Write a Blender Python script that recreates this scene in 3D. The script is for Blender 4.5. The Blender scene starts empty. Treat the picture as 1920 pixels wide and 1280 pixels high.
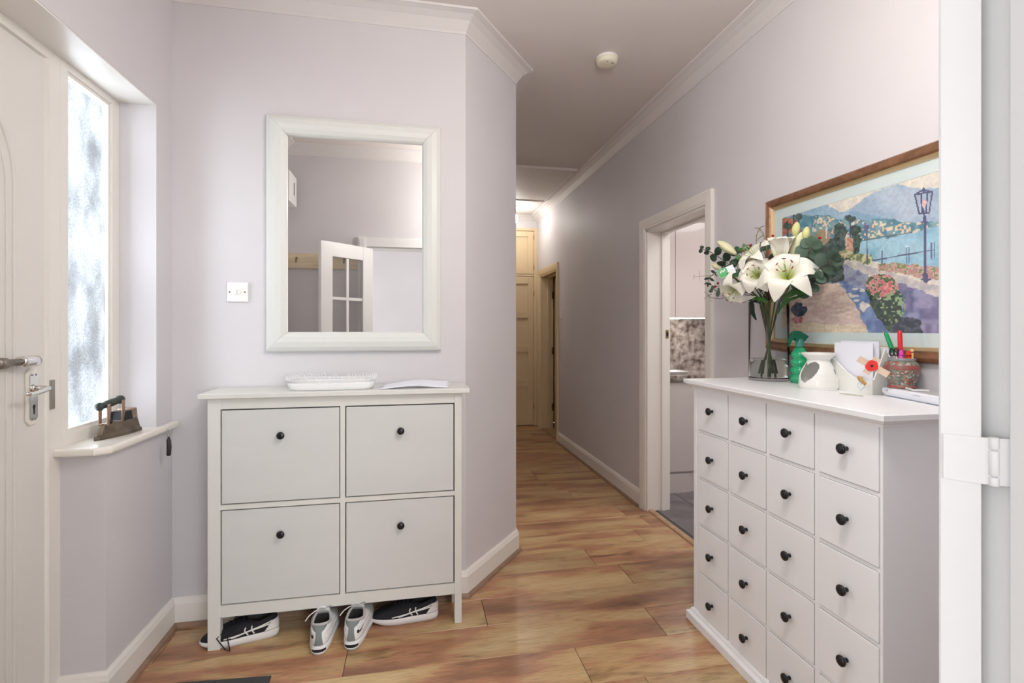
import bpy, bmesh, math, random
import numpy as np
from mathutils import Vector, Matrix, noise
PI = math.pi
S = bpy.context.scene
C = S.collection

# ---------------------------------------------------------------- camera, world, lights, exposure
EYE = 1.28
FOC = 941.0
cam_d = bpy.data.cameras.new('camera')
cam_d.sensor_width = 36.0
cam_d.lens = FOC / 1920.0 * 36.0
cam_d.shift_y = -23.0 / 1920.0
cam_d.clip_start = 0.02
cam = bpy.data.objects.new('camera', cam_d)
C.objects.link(cam)
cam.location = (0, 0, EYE)
SN, CS = 0.1929, 0.9812
cam.rotation_euler = (PI / 2, 0, -math.asin(SN))
S.camera = cam

W = bpy.data.worlds.new('sky')
S.world = W
W.use_nodes = True
W.node_tree.nodes['Background'].inputs[0].default_value = (0.93, 0.965, 1.0, 1)
W.node_tree.nodes['Background'].inputs[1].default_value = 2.5

def area(name, loc, rot, sx, sy, power, col=(1, 1, 1)):
    l = bpy.data.lights.new(name, 'AREA')
    l.shape = 'RECTANGLE'
    l.size, l.size_y, l.energy, l.color = sx, sy, power, col
    o = bpy.data.objects.new(name, l)
    o.location = loc
    o.rotation_euler = rot
    C.objects.link(o)
    return o
def point(name, loc, r, power, col=(1, 1, 1)):
    l = bpy.data.lights.new(name, 'POINT')
    l.shadow_soft_size, l.energy, l.color = r, power, col
    o = bpy.data.objects.new(name, l)
    o.location = loc
    C.objects.link(o)
    return o
# daylight outside the sidelight, daylight in the room behind the camera, kitchen ceiling light, added fill light in the entrance
area('daylight_porch', (-2.0, 3.0, 1.6), (0, -PI / 2, 0), 2.9, 3.8, 330, (0.93, 0.97, 1.0))
area('daylight_left_window', (-2.45, -1.5, 1.55), (0, -PI / 2, 0), 1.7, 2.0, 22, (0.90, 0.96, 1.0))
area('daylight_rear_window', (1.45, -2.9, 1.6), (PI / 2, 0, 0), 1.7, 1.7, 44, (0.90, 0.96, 1.0))
point('entrance_fill_light', (0.60, 0.86, 2.30), 0.14, 15, (1.0, 0.965, 0.93))  # added out-of-view fill for the upper walls and ceiling, no fitting modelled
area('kitchen_downlight', (2.7, 2.6, 2.45), (0, 0, 0), 1.2, 1.0, 10, (1.0, 0.97, 0.96))
S.view_settings.view_transform = 'Standard'
S.view_settings.look = 'None'
S.view_settings.gamma = 1.0
S.view_settings.use_curve_mapping = False
S.view_settings.exposure = 1.27
S.cycles.max_bounces = 12
S.cycles.diffuse_bounces = 6
S.cycles.use_denoising = True
S.cycles.sample_clamp_indirect = 6.0

# ---------------------------------------------------------------- pixel to place helpers (photograph treated as 1920 x 1280)
def ray(px):
    u = (px - 960) / FOC
    return SN + u * CS, CS - u * SN
def at_t(px, py, t):
    a, b = ray(px)
    return Vector((a * t, b * t, EYE - t * (py - 617) / FOC))
def onX(px, py, X):
    return at_t(px, py, X / ray(px)[0])
def onY(px, py, Y):
    return at_t(px, py, Y / ray(px)[1])
def onZ(px, py, Z):
    return at_t(px, py, (EYE - Z) * FOC / (py - 617))

# ---------------------------------------------------------------- materials
MATS = {}
def mat(name, col, rough=0.5, metal=0.0, var=0.0, vscale=6.0, bump=0.0, bscale=60.0, spec=0.5, trans=0.0, ior=1.45,
        emit=None, estr=0.0, coat=0.0, stretch=None, col2=None, alpha=1.0, sss=0.0):
    if name in MATS:
        return MATS[name]
    m = bpy.data.materials.new(name)
    m.use_nodes = True
    n, l = m.node_tree.nodes, m.node_tree.links
    b = n['Principled BSDF']
    b.inputs['Base Color'].default_value = (*col, 1)
    b.inputs['Roughness'].default_value = rough
    b.inputs['Metallic'].default_value = metal
    b.inputs['Specular IOR Level'].default_value = spec
    b.inputs['Transmission Weight'].default_value = trans
    b.inputs['IOR'].default_value = ior
    b.inputs['Coat Weight'].default_value = coat
    if emit:
        b.inputs['Emission Color'].default_value = (*emit, 1)
        b.inputs['Emission Strength'].default_value = estr
    tc = n.new('ShaderNodeTexCoord')
    mp = n.new('ShaderNodeMapping')
    l.new(tc.outputs['Object'], mp.inputs[0])
    if stretch:
        mp.inputs['Scale'].default_value = stretch
    if var > 0 or col2:
        t = n.new('ShaderNodeTexNoise')
        t.inputs['Scale'].default_value = vscale
        t.inputs['Detail'].default_value = 5
        l.new(mp.outputs[0], t.inputs['Vector'])
        r = n.new('ShaderNodeValToRGB')
        r.color_ramp.elements[0].position = 0.35
        r.color_ramp.elements[1].position = 0.65
        c2 = col2 or tuple(max(0, c * (1 - var)) for c in col)
        c1 = col if col2 else tuple(min(1, c * (1 + var * 0.5)) for c in col)
        r.color_ramp.elements[0].color = (*c2, 1)
        r.color_ramp.elements[1].color = (*c1, 1)
        l.new(t.outputs['Fac'], r.inputs[0])
        l.new(r.outputs[0], b.inputs['Base Color'])
    if bump > 0:
        t = n.new('ShaderNodeTexNoise')
        t.inputs['Scale'].default_value = bscale
        t.inputs['Detail'].default_value = 3
        l.new(mp.outputs[0], t.inputs['Vector'])
        bp = n.new('ShaderNodeBump')
        bp.inputs['Strength'].default_value = bump
        bp.inputs['Distance'].default_value = 0.002
        l.new(t.outputs['Fac'], bp.inputs['Height'])
        l.new(bp.outputs[0], b.inputs['Normal'])
    MATS[name] = m
    return m

M_WALL = mat('wall_lilac_paint', (0.655, 0.632, 0.648), 0.55, var=0.03, vscale=1.7, bump=0.12, bscale=90, spec=0.35)
M_CEIL = mat('ceiling_paint', (0.70, 0.65, 0.62), 0.65, bump=0.12, bscale=90, spec=0.3)
M_TRIM = mat('trim_gloss_white', (0.82, 0.79, 0.74), 0.32, bump=0.06, bscale=25)
M_CORN = mat('cornice_white', (0.69, 0.66, 0.65), 0.5)
M_FDOOR = mat('front_door_paint', (0.76, 0.74, 0.70), 0.38, bump=0.12, bscale=18, var=0.02, vscale=3)
M_CREAM = mat('cream_door_paint', (0.76, 0.60, 0.37), 0.38)
M_CABW = mat('shoe_cabinet_white', (0.70, 0.70, 0.66), 0.38, bump=0.03, bscale=40)
M_CABP = mat('shoe_cabinet_panel', (0.64, 0.645, 0.63), 0.42, var=0.02, vscale=2, stretch=(1, 1, 6))
M_CHEST = mat('chest_white', (0.91, 0.925, 0.945), 0.35, bump=0.03, bscale=40)
M_GAP = mat('shadow_gap_dark', (0.20, 0.18, 0.16), 0.8)
M_LEAF = mat('glazed_door_white', (0.76, 0.755, 0.75), 0.35, bump=0.06, bscale=15)
M_BLACK = mat('black_knob', (0.012, 0.012, 0.014), 0.28)
M_CHROME = mat('chrome', (0.78, 0.77, 0.75), 0.16, metal=1)
M_STEEL = mat('brushed_steel', (0.42, 0.39, 0.35), 0.36, metal=1)
M_BRASS = mat('aged_brass', (0.30, 0.22, 0.12), 0.4, metal=1)
M_MIRROR = mat('mirror_glass', (0.90, 0.90, 0.89), 0.0, metal=1)
M_MFRAME = mat('mirror_frame_white', (0.70, 0.71, 0.68), 0.35)
M_BEAD = mat('brown_beading', (0.30, 0.19, 0.125), 0.4, var=0.2, vscale=20)
M_DARKRM = mat('dim_room_paint', (0.60, 0.48, 0.34), 0.6)
M_KWALL = mat('kitchen_wall', (0.80, 0.76, 0.74), 0.6)
M_KCAB = mat('kitchen_gloss', (0.72, 0.63, 0.61), 0.2, coat=0.5)
M_KBASE = mat('kitchen_base_gloss', (0.56, 0.51, 0.49), 0.16, coat=0.4)
M_PLASTIC = mat('white_plastic', (0.84, 0.83, 0.82), 0.3)
M_GLASS = mat('clear_glass', (1, 1, 1), 0.0, trans=1, ior=1.45)

def wood_floor():
    m = bpy.data.materials.new('oak_laminate')
    m.use_nodes = True
    n, l = m.node_tree.nodes, m.node_tree.links
    b = n['Principled BSDF']
    b.inputs['Roughness'].default_value = 0.30
    b.inputs['Specular IOR Level'].default_value = 0.5
    tc = n.new('ShaderNodeTexCoord')
    oi = n.new('ShaderNodeObjectInfo')
    add = n.new('ShaderNodeVectorMath'); add.operation = 'MULTIPLY_ADD'
    rnd = n.new('ShaderNodeCombineXYZ')
    for k in range(3):
        l.new(oi.outputs['Random'], rnd.inputs[k])
    l.new(rnd.outputs[0], add.inputs[0])
    add.inputs[1].default_value = (37, 53, 11)
    l.new(tc.outputs['Object'], add.inputs[2])
    def noise_(scale, st, det=6, dist=0.0):
        mp = n.new('ShaderNodeMapping'); mp.inputs['Scale'].default_value = st
        l.new(add.outputs[0], mp.inputs[0])
        t = n.new('ShaderNodeTexNoise'); t.inputs['Scale'].default_value = scale
        t.inputs['Detail'].default_value = det; t.inputs['Distortion'].default_value = dist
        l.new(mp.outputs[0], t.inputs['Vector'])
        return t
    def ramp(src, stops):
        r = n.new('ShaderNodeValToRGB')
        e = r.color_ramp.elements
        while len(e) < len(stops):
            e.new(0.5)
        for k, (p, c) in enumerate(stops):
            e[k].position = p; e[k].color = (*c, 1)
        l.new(src, r.inputs[0])
        return r
    def mix(kind, f, a, bb):
        x = n.new('ShaderNodeMix'); x.data_type = 'RGBA'; x.blend_type = kind
        if isinstance(f, float): x.inputs[0].default_value = f
        else: l.new(f, x.inputs[0])
        l.new(a, x.inputs[6]); l.new(bb, x.inputs[7])
        return x.outputs[2]
    broad = noise_(2.1, (0.9, 3.6, 1), 7, 0.25)
    base = ramp(broad.outputs['Fac'], [(0.34, (0.29, 0.145, 0.080)), (0.47, (0.46, 0.235, 0.130)), (0.515, (0.51, 0.325, 0.160)), (0.66, (0.60, 0.44, 0.235))])
    grain = noise_(9, (1.6, 24, 1), 9, 0.3)
    gr = ramp(grain.outputs['Fac'], [(0.30, (0.62, 0.58, 0.55)), (0.5, (0.95, 0.95, 0.95)), (0.7, (1.08, 1.05, 1.0))])
    col = mix('MULTIPLY', 0.8, base.outputs[0], gr.outputs[0])
    knots = noise_(2.3, (1.5, 6.0, 1), 4, 0.3)
    kr = ramp(knots.outputs['Fac'], [(0.62, (1, 1, 1)), (0.74, (0.34, 0.31, 0.29))])
    col = mix('MULTIPLY', 0.85, col, kr.outputs[0])
    tone = n.new('ShaderNodeMapRange'); l.new(oi.outputs['Random'], tone.inputs[0])
    tone.inputs[3].default_value = 0.88; tone.inputs[4].default_value = 1.12
    tv = n.new('ShaderNodeCombineXYZ')
    for k in range(3): l.new(tone.outputs[0], tv.inputs[k])
    col = mix('MULTIPLY', 1.0, col, tv.outputs[0])
    l.new(col, b.inputs['Base Color'])
    bp = n.new('ShaderNodeBump'); bp.inputs['Strength'].default_value = 0.15; bp.inputs['Distance'].default_value = 0.0006
    l.new(grain.outputs['Fac'], bp.inputs['Height']); l.new(bp.outputs[0], b.inputs['Normal'])
    return m
M_FLOOR = wood_floor()

def obscure_glass():
    m = bpy.data.materials.new('obscure_window_glass')
    m.use_nodes = True
    n, l = m.node_tree.nodes, m.node_tree.links
    n.remove(n['Principled BSDF'])
    out = n['Material Output']
    tc = n.new('ShaderNodeTexCoord')
    mp = n.new('ShaderNodeMapping'); mp.inputs['Scale'].default_value = (1, 1.4, 0.75)
    l.new(tc.outputs['Object'], mp.inputs[0])
    big = n.new('ShaderNodeTexNoise'); big.inputs['Scale'].default_value = 6.5; big.inputs['Detail'].default_value = 3
    l.new(mp.outputs[0], big.inputs['Vector'])
    fine = n.new('ShaderNodeTexNoise'); fine.inputs['Scale'].default_value = 170; fine.inputs['Detail'].default_value = 2
    l.new(tc.outputs['Object'], fine.inputs['Vector'])
    r1 = n.new('ShaderNodeValToRGB'); e = r1.color_ramp.elements
    e[0].position = 0.33; e[0].color = (PANE * 0.66, PANE * 0.67, PANE * 0.68, 1)
    e[1].position = 0.58; e[1].color = (PANE * 0.98, PANE * 1.02, PANE * 1.06, 1)
    l.new(big.outputs['Fac'], r1.inputs[0])
    r2 = n.new('ShaderNodeValToRGB'); e = r2.color_ramp.elements
    e[0].position = 0.36; e[0].color = (0.84, 0.845, 0.85, 1)
    e[1].position = 0.60; e[1].color = (1.08, 1.08, 1.08, 1)
    l.new(fine.outputs['Fac'], r2.inputs[0])
    mx = n.new('ShaderNodeMix'); mx.data_type = 'RGBA'; mx.blend_type = 'MULTIPLY'; mx.inputs[0].default_value = 1
    l.new(r1.outputs[0], mx.inputs[6]); l.new(r2.outputs[0], mx.inputs[7])
    tr = n.new('ShaderNodeBsdfTransparent'); l.new(mx.outputs[2], tr.inputs[0])
    gl = n.new('ShaderNodeBsdfGlossy'); gl.inputs['Roughness'].default_value = 0.25
    bp = n.new('ShaderNodeBump'); bp.inputs['Strength'].default_value = 0.5; bp.inputs['Distance'].default_value = 0.002
    l.new(fine.outputs['Fac'], bp.inputs['Height']); l.new(bp.outputs[0], gl.inputs['Normal'])
    ms = n.new('ShaderNodeMixShader'); ms.inputs[0].default_value = 0.06
    l.new(tr.outputs[0], ms.inputs[1]); l.new(gl.outputs[0], ms.inputs[2])
    l.new(ms.outputs[0], out.inputs[0])
    return m
PANE = 0.48
M_PANE = obscure_glass()

# ---------------------------------------------------------------- mesh helpers
WP = {}          # world position of a root's origin, so that parts can be written in world coordinates
class MB:
    def __init__(s):
        s.v, s.f, s.sm, s.nb = [], [], [], 0
    def add(s, vs, fs, smooth=False):
        o = len(s.v)
        s.v += [tuple(v) for v in vs]
        s.f += [tuple(i + o for i in f) for f in fs]
        s.sm += [smooth] * len(fs)
        return s
    def box(s, a, b):
        x0, x1 = sorted((a[0], b[0])); y0, y1 = sorted((a[1], b[1])); z0, z1 = sorted((a[2], b[2]))
        e = .00013 * s.nb; s.nb += 1      # later boxes a hair larger, so that no two faces of one mesh coincide
        x0 -= e; y0 -= e; z0 -= e; x1 += e; y1 += e; z1 += e
        vs = [(x0, y0, z0), (x1, y0, z0), (x1, y1, z0), (x0, y1, z0), (x0, y0, z1), (x1, y0, z1), (x1, y1, z1), (x0, y1, z1)]
        return s.add(vs, [(0, 3, 2, 1), (4, 5, 6, 7), (0, 1, 5, 4), (1, 2, 6, 5), (2, 3, 7, 6), (3, 0, 4, 7)])
    def obox(s, c, ax, ay, az):       # centre and three half-axis vectors
        c, ax, ay, az = map(Vector, (c, ax, ay, az))
        vs = [c + i * ax + j * ay + k * az for k in (-1, 1) for (i, j) in ((-1, -1), (1, -1), (1, 1), (-1, 1))]
        return s.add(vs, [(0, 3, 2, 1), (4, 5, 6, 7), (0, 1, 5, 4), (1, 2, 6, 5), (2, 3, 7, 6), (3, 0, 4, 7)])
    def prism(s, pts, z0, z1, frame=None, smooth=False):     # outline in (a,b), extruded along c; frame = (origin, A, B, Cdir)
        n = len(pts)
        if frame:
            O, A, B, D = map(Vector, frame)
            P = lambda a, b, c: O + A * a + B * b + D * c
        else:
            P = lambda a, b, c: Vector((a, b, c))
        vs = [P(a, b, z0) for a, b in pts] + [P(a, b, z1) for a, b in pts]
        s.add(vs, [tuple(range(n))[::-1], tuple(range(n, 2 * n))])
        s.add(vs, [(i, (i + 1) % n, (i + 1) % n + n, i + n) for i in range(n)], smooth)
        return s
    def grid(s, rows, closed=False, smooth=True, cap=False):
        n = len(rows[0]); vs = [p for r in rows for p in r]; fs = []
        for i in range(len(rows) - 1):
            for j in range(n if closed else n - 1):
                k = (j + 1) % n
                fs.append((i * n + j, i * n + k, (i + 1) * n + k, (i + 1) * n + j))
        s.add(vs, fs, smooth)
        if cap:
            s.add(rows[0], [tuple(range(n))[::-1]]); s.add(rows[-1], [tuple(range(n))])
        return s
    def tube(s, pts, r, n=8, cap=True):
        pts = [Vector(p) for p in pts]
        rs = r if isinstance(r, (list, tuple)) else [r] * len(pts)
        rows = []; up = Vector((0, 0, 1)); prev = None
        for i, p in enumerate(pts):
            d = (pts[min(i + 1, len(pts) - 1)] - pts[max(i - 1, 0)])
            if d.length < 1e-9: d = Vector((0, 0, 1))
            d.normalize()
            if prev is None:
                a = d.cross(up if abs(d.z) < 0.9 else Vector((1, 0, 0))).normalized()
            else:
                a = (prev - d * prev.dot(d))
                a = a.normalized() if a.length > 1e-6 else d.orthogonal().normalized()
            prev = a
            b = d.cross(a)
            rows.append([p + (a * math.cos(2 * PI * k / n) + b * math.sin(2 * PI * k / n)) * rs[i] for k in range(n)])
        return s.grid(rows, closed=True, cap=cap)
    def lathe(s, prof, c=(0, 0, 0), n=24, axis=None, cap=True):   # prof: (r, h)
        c = Vector(c)
        D = Vector(axis or (0, 0, 1)).normalized()
        A = D.orthogonal().normalized() if axis else Vector((1, 0, 0)); B = D.cross(A)
        rows = [[c + D * h + (A * math.cos(2 * PI * k / n) + B * math.sin(2 * PI * k / n)) * r for k in range(n)] for r, h in prof]
        return s.grid(rows, closed=True, cap=cap)
    def build(s, name, m, parent=None, local=False, bevel=0.0, seg=2, sub=0, solid=0.0, kind=None):
        me = bpy.data.meshes.new(name)
        org = Vector((0, 0, 0))
        if parent is not None and not local:
            org = WP.get(parent.name, Vector((0, 0, 0)))
        elif parent is None and not local:
            a = np.array(s.v); lo, hi = a.min(0), a.max(0)
            org = Vector(((lo[0] + hi[0]) / 2, (lo[1] + hi[1]) / 2, lo[2]))
        me.from_pydata([tuple(Vector(v) - org) for v in s.v], [], s.f)
        me.polygons.foreach_set('use_smooth', s.sm)
        me.materials.append(m)
        me.validate(); me.update()
        bm = bmesh.new(); bm.from_mesh(me); bmesh.ops.remove_doubles(bm, verts=bm.verts, dist=1e-6)
        bmesh.ops.recalc_face_normals(bm, faces=bm.faces); bm.to_mesh(me); bm.free()
        o = bpy.data.objects.new(name, me)
        C.objects.link(o)
        if parent is not None:
            o.parent = parent
            WP[o.name] = org
        elif not local:
            o.location = org
            WP[o.name] = org
        if bevel > 0:
            md = o.modifiers.new('bevel', 'BEVEL'); md.width = bevel; md.segments = seg
            md.limit_method = 'ANGLE'; md.angle_limit = math.radians(40)
        if solid > 0:
            md = o.modifiers.new('solid', 'SOLIDIFY'); md.thickness = solid; md.offset = 0
        if sub > 0:
            md = o.modifiers.new('sub', 'SUBSURF'); md.levels = sub; md.render_levels = sub
        if kind: o['kind'] = kind
        return o
def thing(name, label, cat, loc=(0, 0, 0), rot=(0, 0, 0), group=None):
    o = bpy.data.objects.new(name, None)
    C.objects.link(o)
    o.empty_display_size = 0.05
    o.location = loc; o.rotation_euler = rot
    o['label'] = label; o['category'] = cat
    if group: o['group'] = group
    WP[o.name] = Vector(loc)
    return o
def tag(o, label, cat, group=None):
    o['label'] = label; o['category'] = cat
    if group: o['group'] = group
    return o
def struct_root(name, loc=(0, 0, 0)):
    o = bpy.data.objects.new(name, None)
    C.objects.link(o); o.location = loc; o['kind'] = 'structure'
    o.empty_display_size = 0.05
    WP[o.name] = Vector(loc)
    return o
def st(name, mb, m, **k):
    return mb.build(name, m, kind='structure', **k)
def dup(o, parent, loc=None):
    c = o.copy(); C.objects.link(c); c.parent = parent
    if loc is not None: c.location = loc
    for ch in o.children:
        dup(ch, c)
    return c
def sweep_seg(prof, prev, a, b, nxt, z, mb=None):
    """one mitred length of moulding along a wall from a to b (room on the right-hand side); prof = (inward, height)"""
    mb = mb or MB()
    prev, a, b, nxt = [Vector(p).to_2d() if p is not None else None for p in (prev, a, b, nxt)]
    d = (b - a).normalized(); nrm = Vector((d.y, -d.x))
    def mit(o, d2, at):
        if o is None: return nrm
        n2 = Vector((d2.y, -d2.x)); m = (nrm + n2)
        return m / (m.dot(nrm)) if m.length > 1e-6 else nrm
    ma = mit(prev, (a - prev).normalized() if prev is not None else None, a)
    mb2 = mit(nxt, (nxt - b).normalized() if nxt is not None else None, b)
    r0 = [Vector((a.x + ma.x * p, a.y + ma.y * p, z + h)) for p, h in prof]
    r1 = [Vector((b.x + mb2.x * p, b.y + mb2.y * p, z + h)) for p, h in prof]
    n = len(prof)
    mb.add(r0 + r1, [(i, (i + 1) % n, (i + 1) % n + n, i + n) for i in range(n)])
    mb.add(r0, [tuple(range(n))]); mb.add(r1, [tuple(range(n))[::-1]])
    return mb

# ---------------------------------------------------------------- the setting
XL, YM, H, XO = -1.025, 2.417, 2.775, -1.205
PC, PD = (0.247, 2.417), (0.584, 2.85)
XR, YE, YN = 1.615, 6.5, 0.455
HALL_L = 0.584
# left wall: pier and beam above the recess, block under the sidelight
w = MB()
w.box((XL, 2.28, 0), (XO, YM, H)).box((XL, YN - .16, 2.195), (XO, 2.28, H)).box((XL, 1.94, 0), (XO, 2.28, 0.857))
w.box((XL, YN - .16, 0), (XO, 0.90, 2.195))
st('wall_left', w, M_WALL)
st('wall_mirror', MB().prism([(XO, YM), (PC[0], YM), PD, (PD[0], 3.05), (XO, 3.05)], 0, H), M_WALL)
st('wall_hall_left', MB().box((HALL_L - 0.12, 3.05, 0), (HALL_L, YE + .15, H)), M_WALL)
st('wall_end', MB().box((HALL_L, YE, 2.62), (XR + .17, YE + .15, H)).box((HALL_L, YE + .06, 0), (XR + .17, YE + .15, 2.62)), M_WALL)
w = MB()
for a, b in (((YN - .16, 0), (2.541, H)), ((2.541, 1.99), (3.305, H)), ((3.305, 0), (5.53, H)), ((5.53, 1.98), (6.33, H)), ((6.33, 0), (YE, H))):
    w.box((XR, a[0], a[1]), (XR + .17, b[0], b[1]))
st('wall_right', w, M_WALL)
OL, OR = -0.385, 0.624
YB = 0.30
w = MB()
w.box((XO, YB, 0), (OL - .0, YN, H)).box((OR, YB, 0), (XR, YN, H)).box((OL, YB, 1.985), (OR, YN, H))
st('wall_near', w, M_WALL)
# room behind the camera
st('wall_sitting_left', MB().box((-2.6, -3.0, 0), (-2.75, YB, H)), M_WALL)
st('wall_sitting_right', MB().box((2.6, -3.0, 0), (2.75, YB, H)), M_WALL)
st('wall_sitting_rear', MB().box((-2.75, -3.0, 0), (2.75, -3.15, H)), M_WALL)
st('wall_sitting_front', MB().box((-2.6, YB, 0), (XO, .45, H)).box((XR, YB, 0), (2.6, .45, H)), M_WALL)
st('floor_sitting', MB().box((-2.6, -3.0, -.05), (2.6, .34, -0.001)), mat('sitting_room_carpet', (0.52, 0.47, 0.42), 0.9, bump=0.3, bscale=300))
st('ceiling', MB().box((-2.75, -3.15, H), (4.3, .45, H + .1)).box((XO - .02, .44, H), (4.3, YE + .3, H + .1)), M_CEIL)
# kitchen shell
KX0, KX1, KY0, KY1 = XR + .17, 3.6, 1.3, 4.12
st('wall_kitchen_far', MB().box((KX0, KY1, 0), (KX1, KY1 + .1, H)), M_KWALL)
st('wall_kitchen_right', MB().box((KX1, KY0, 0), (KX1 + .1, KY1 + .1, H)), M_KWALL)
st('wall_kitchen_near', MB().box((KX0, KY0 - .1, 0), (KX1 + .1, KY0, H)), M_KWALL)
M_SLATE = mat('slate_tile', (0.20, 0.18, 0.19), 0.35, var=0.35, vscale=5)
fk = st('floor_kitchen', MB().box((XR + .012, KY0, -.05), (KX1, KY1, -0.004)), mat('tile_grout', (0.12, 0.11, 0.11), 0.8))
k0 = None
for i in range(6):
    for j in range(9):
        x0, y0 = KX0 - .09 + i * .305, KY0 + .01 + j * .305
        if k0 is None:
            k0 = MB().box((0, 0, -.004), (.30, .30, 0.0)).build('tile', M_SLATE, fk, local=True, bevel=.001, seg=1)
            k0.location = Vector((x0, y0, 0)) - WP[fk.name]
        else:
            o = k0.copy(); C.objects.link(o); o.location = Vector((x0, y0, 0)) - WP[fk.name]
# dim room beyond the far right-hand door
st('wall_bedroom', MB().box((3.4, 4.9, 0), (3.5, 6.75, H)).box((XR + .17, 6.65, 0), (3.4, 6.75, H)).box((XR + .17, 4.8, 0), (3.4, 4.9, H)), M_DARKRM)
st('floor_bedroom', MB().box((XR + .02, 4.9, -.05), (3.4, 6.65, -0.001)), mat('bedroom_carpet', (0.40, 0.26, 0.15), 0.9))
# porch behind the sidelight
# hall floor: sub-floor with every plank on it
fl = st('floor', MB().box((-1.3, .34, -.05), (XR + .02, YE + .1, -0.010)), mat('subfloor', (0.07, 0.035, 0.02), 0.9))
random.seed(4)
jo = {0: 1.044, 1: .317, 2: 1.094, 3: .976, 4: 1.379, -1: .637, -2: .836}
pm = {}
def plank(x0, x1, y0, y1):
    k = (round(x1 - x0, 3), round(y1 - y0, 3))
    if k not in pm:
        pm[k] = MB().box((0, 0, -.010), (k[0], k[1], 0)).build('plank', M_FLOOR, fl, local=True, bevel=.0012, seg=1)
        o = pm[k]
    else:
        o = pm[k].copy(); C.objects.link(o)
    o.location = Vector((x0, y0, 0)) - WP[fl.name]
PW, PL = .2137, 1.30
GAP = .0018
for r in range(-7, 22):
    y0 = 1.936 + PW * r; y1 = min(y0 + PW - GAP, YE + .06)
    if y0 > YE: break
    xl = -1.19 if y0 < 2.3 else (0.0 if y0 < 2.85 and y0 > 2.42 else (-1.19 if y0 < 2.42 else .5))
    jx = jo.get(r, random.uniform(0, 1.3))
    xs = [jx + PL * k for k in range(-3, 3)]
    xs = [xl] + [x for x in xs if xl + .03 < x < XR - .03] + [XR + .01]
    for a, b in zip(xs, xs[1:]):
        plank(a, b - GAP, max(y0, .345), y1)
# mouldings round the hall
ring = [(XL, YN), (XL, YM), PC, PD, (HALL_L, YE), (XR, YE), (XR, YN)]
cp = [(0, 0), (0, -.078), (.004, -.078), (.006, -.066), (.018, -.052), (.038, -.030), (.066, -.014), (.088, -.008), (.092, -.008), (.096, 0)]
cp = [(p, h) for p, h in cp]
n = len(ring)
for i in range(n):
    st('trim_%d' % (i + 1), sweep_seg(cp, ring[i - 1], ring[i], ring[(i + 1) % n], ring[(i + 2) % n], H), M_CORN)
sk = [(0, 0), (.018, 0), (.018, .095), (.014, .105), (.012, .112), (.006, .121), (0, .121)]
bd = [(.018, 0), (.034, 0), (.033, .006), (.029, .012), (.024, .016), (.018, .017)]
def skirt(name, prev, a, b, nxt):
    o = st('baseboard_' + name, sweep_seg(sk, prev, a, b, nxt, 0), M_TRIM)
    sweep_seg(bd, prev, a, b, nxt, 0).build('beading', M_BEAD, o)
skirt('recess', None, (-1.16, 1.94), (XL, 1.94), (XL, YM))
skirt('left', (-1.16, 1.94), (XL, 1.94), (XL, YM), PC)
skirt('mirror', (XL, 1.94), (XL, YM), PC, PD)
skirt('angled', (XL, YM), PC, PD, (HALL_L, YE))
skirt('hall_left', PC, PD, (HALL_L, YE), None)
skirt('hall_right', None, (XR, 5.46), (XR, 3.38), None)
skirt('right', None, (XR, 2.466), (XR, YN), None)
skirt('near', None, (XR, YN), (OR + .08, YN), None)
# loft hatch in the hall ceiling
lh = st('trim_8', MB().box((.70, 4.50, H - .012), (1.475, 5.62, H)), M_CEIL)
mb = MB()
mb.box((1.475, 4.47, H - .022), (1.50, 5.65, H)).box((.68, 4.47, H - .022), (1.5, 4.50, H)).box((.68, 5.62, H - .022), (1.5, 5.65, H)).box((.68, 4.47, H - .022), (.70, 5.65, H))
mb.build('hatch_frame', M_CEIL, lh)

# ---------------------------------------------------------------- door frames
def frame_rightwall(name, y0, y1, ztop, stop_side, m, inner=True):
    """lining, stops and mitred architrave of an opening in the right wall"""
    d = struct_root(name, (XR, (y0 + y1) / 2, 0))
    t = .028
    x0, x1 = XR - .002, XR + .172
    for (a, b) in ((y0 - .001, y0 + t), (y1 - t, y1 + .001)):
        MB().box((x0, a, 0), (x1, b, ztop)).build('door_lining', m, d, bevel=.002)
    MB().box((x0, y0, ztop - t), (x1, y1, ztop + .001)).build('door_lining', m, d, bevel=.002)
    s0, s1 = stop_side
    mb = MB()
    mb.box((s0, y0 + t, 0), (s1, y0 + t + .012, ztop - t)).box((s0, y1 - t - .012, 0), (s1, y1 - t, ztop - t)).box((s0, y0 + t, ztop - t - .012), (s1, y1 - t, ztop - t))
    mb.build('door_stop', m, d, bevel=.002)
    for xs in ((XR, -1),) + (((XR + .17, 1),) if inner else ()):
        xx, sg = xs
        aw = .072
        yo0, yo1, zo = y0 - aw + .012, y1 + aw - .012, ztop + aw - .012
        yi0, yi1, zi = y0 + .012, y1 - .012, ztop - .012
        # profile across: (distance from inner edge, depth)
        prof = [(0, 0), (0, .010), (.006, .013), (.014, .013), (.018, .016), (.050, .020), (.062, .022), (aw, .022), (aw, 0)]
        for k in range(3):
            rows = []
            for endp in (0, 1):
                row = []
                for q, dep in prof:
                    X = xx + sg * dep
                    if k == 0: p = (X, yi0 - q, 0) if endp == 0 else (X, yi0 - q, zi + q)
                    if k == 1: p = (X, yi1 + q, 0) if endp == 0 else (X, yi1 + q, zi + q)
                    if k == 2: p = (X, yi0 - q, zi + q) if endp == 0 else (X, yi1 + q, zi + q)
                    row.append(p)
                rows.append(row)
            MB().grid(rows, closed=True, smooth=False, cap=True).build('architrave', m, d)
    return d
dk = frame_rightwall('door_1', 2.541, 3.305, 1.99, (XR + .105, XR + .13), M_TRIM)
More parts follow.
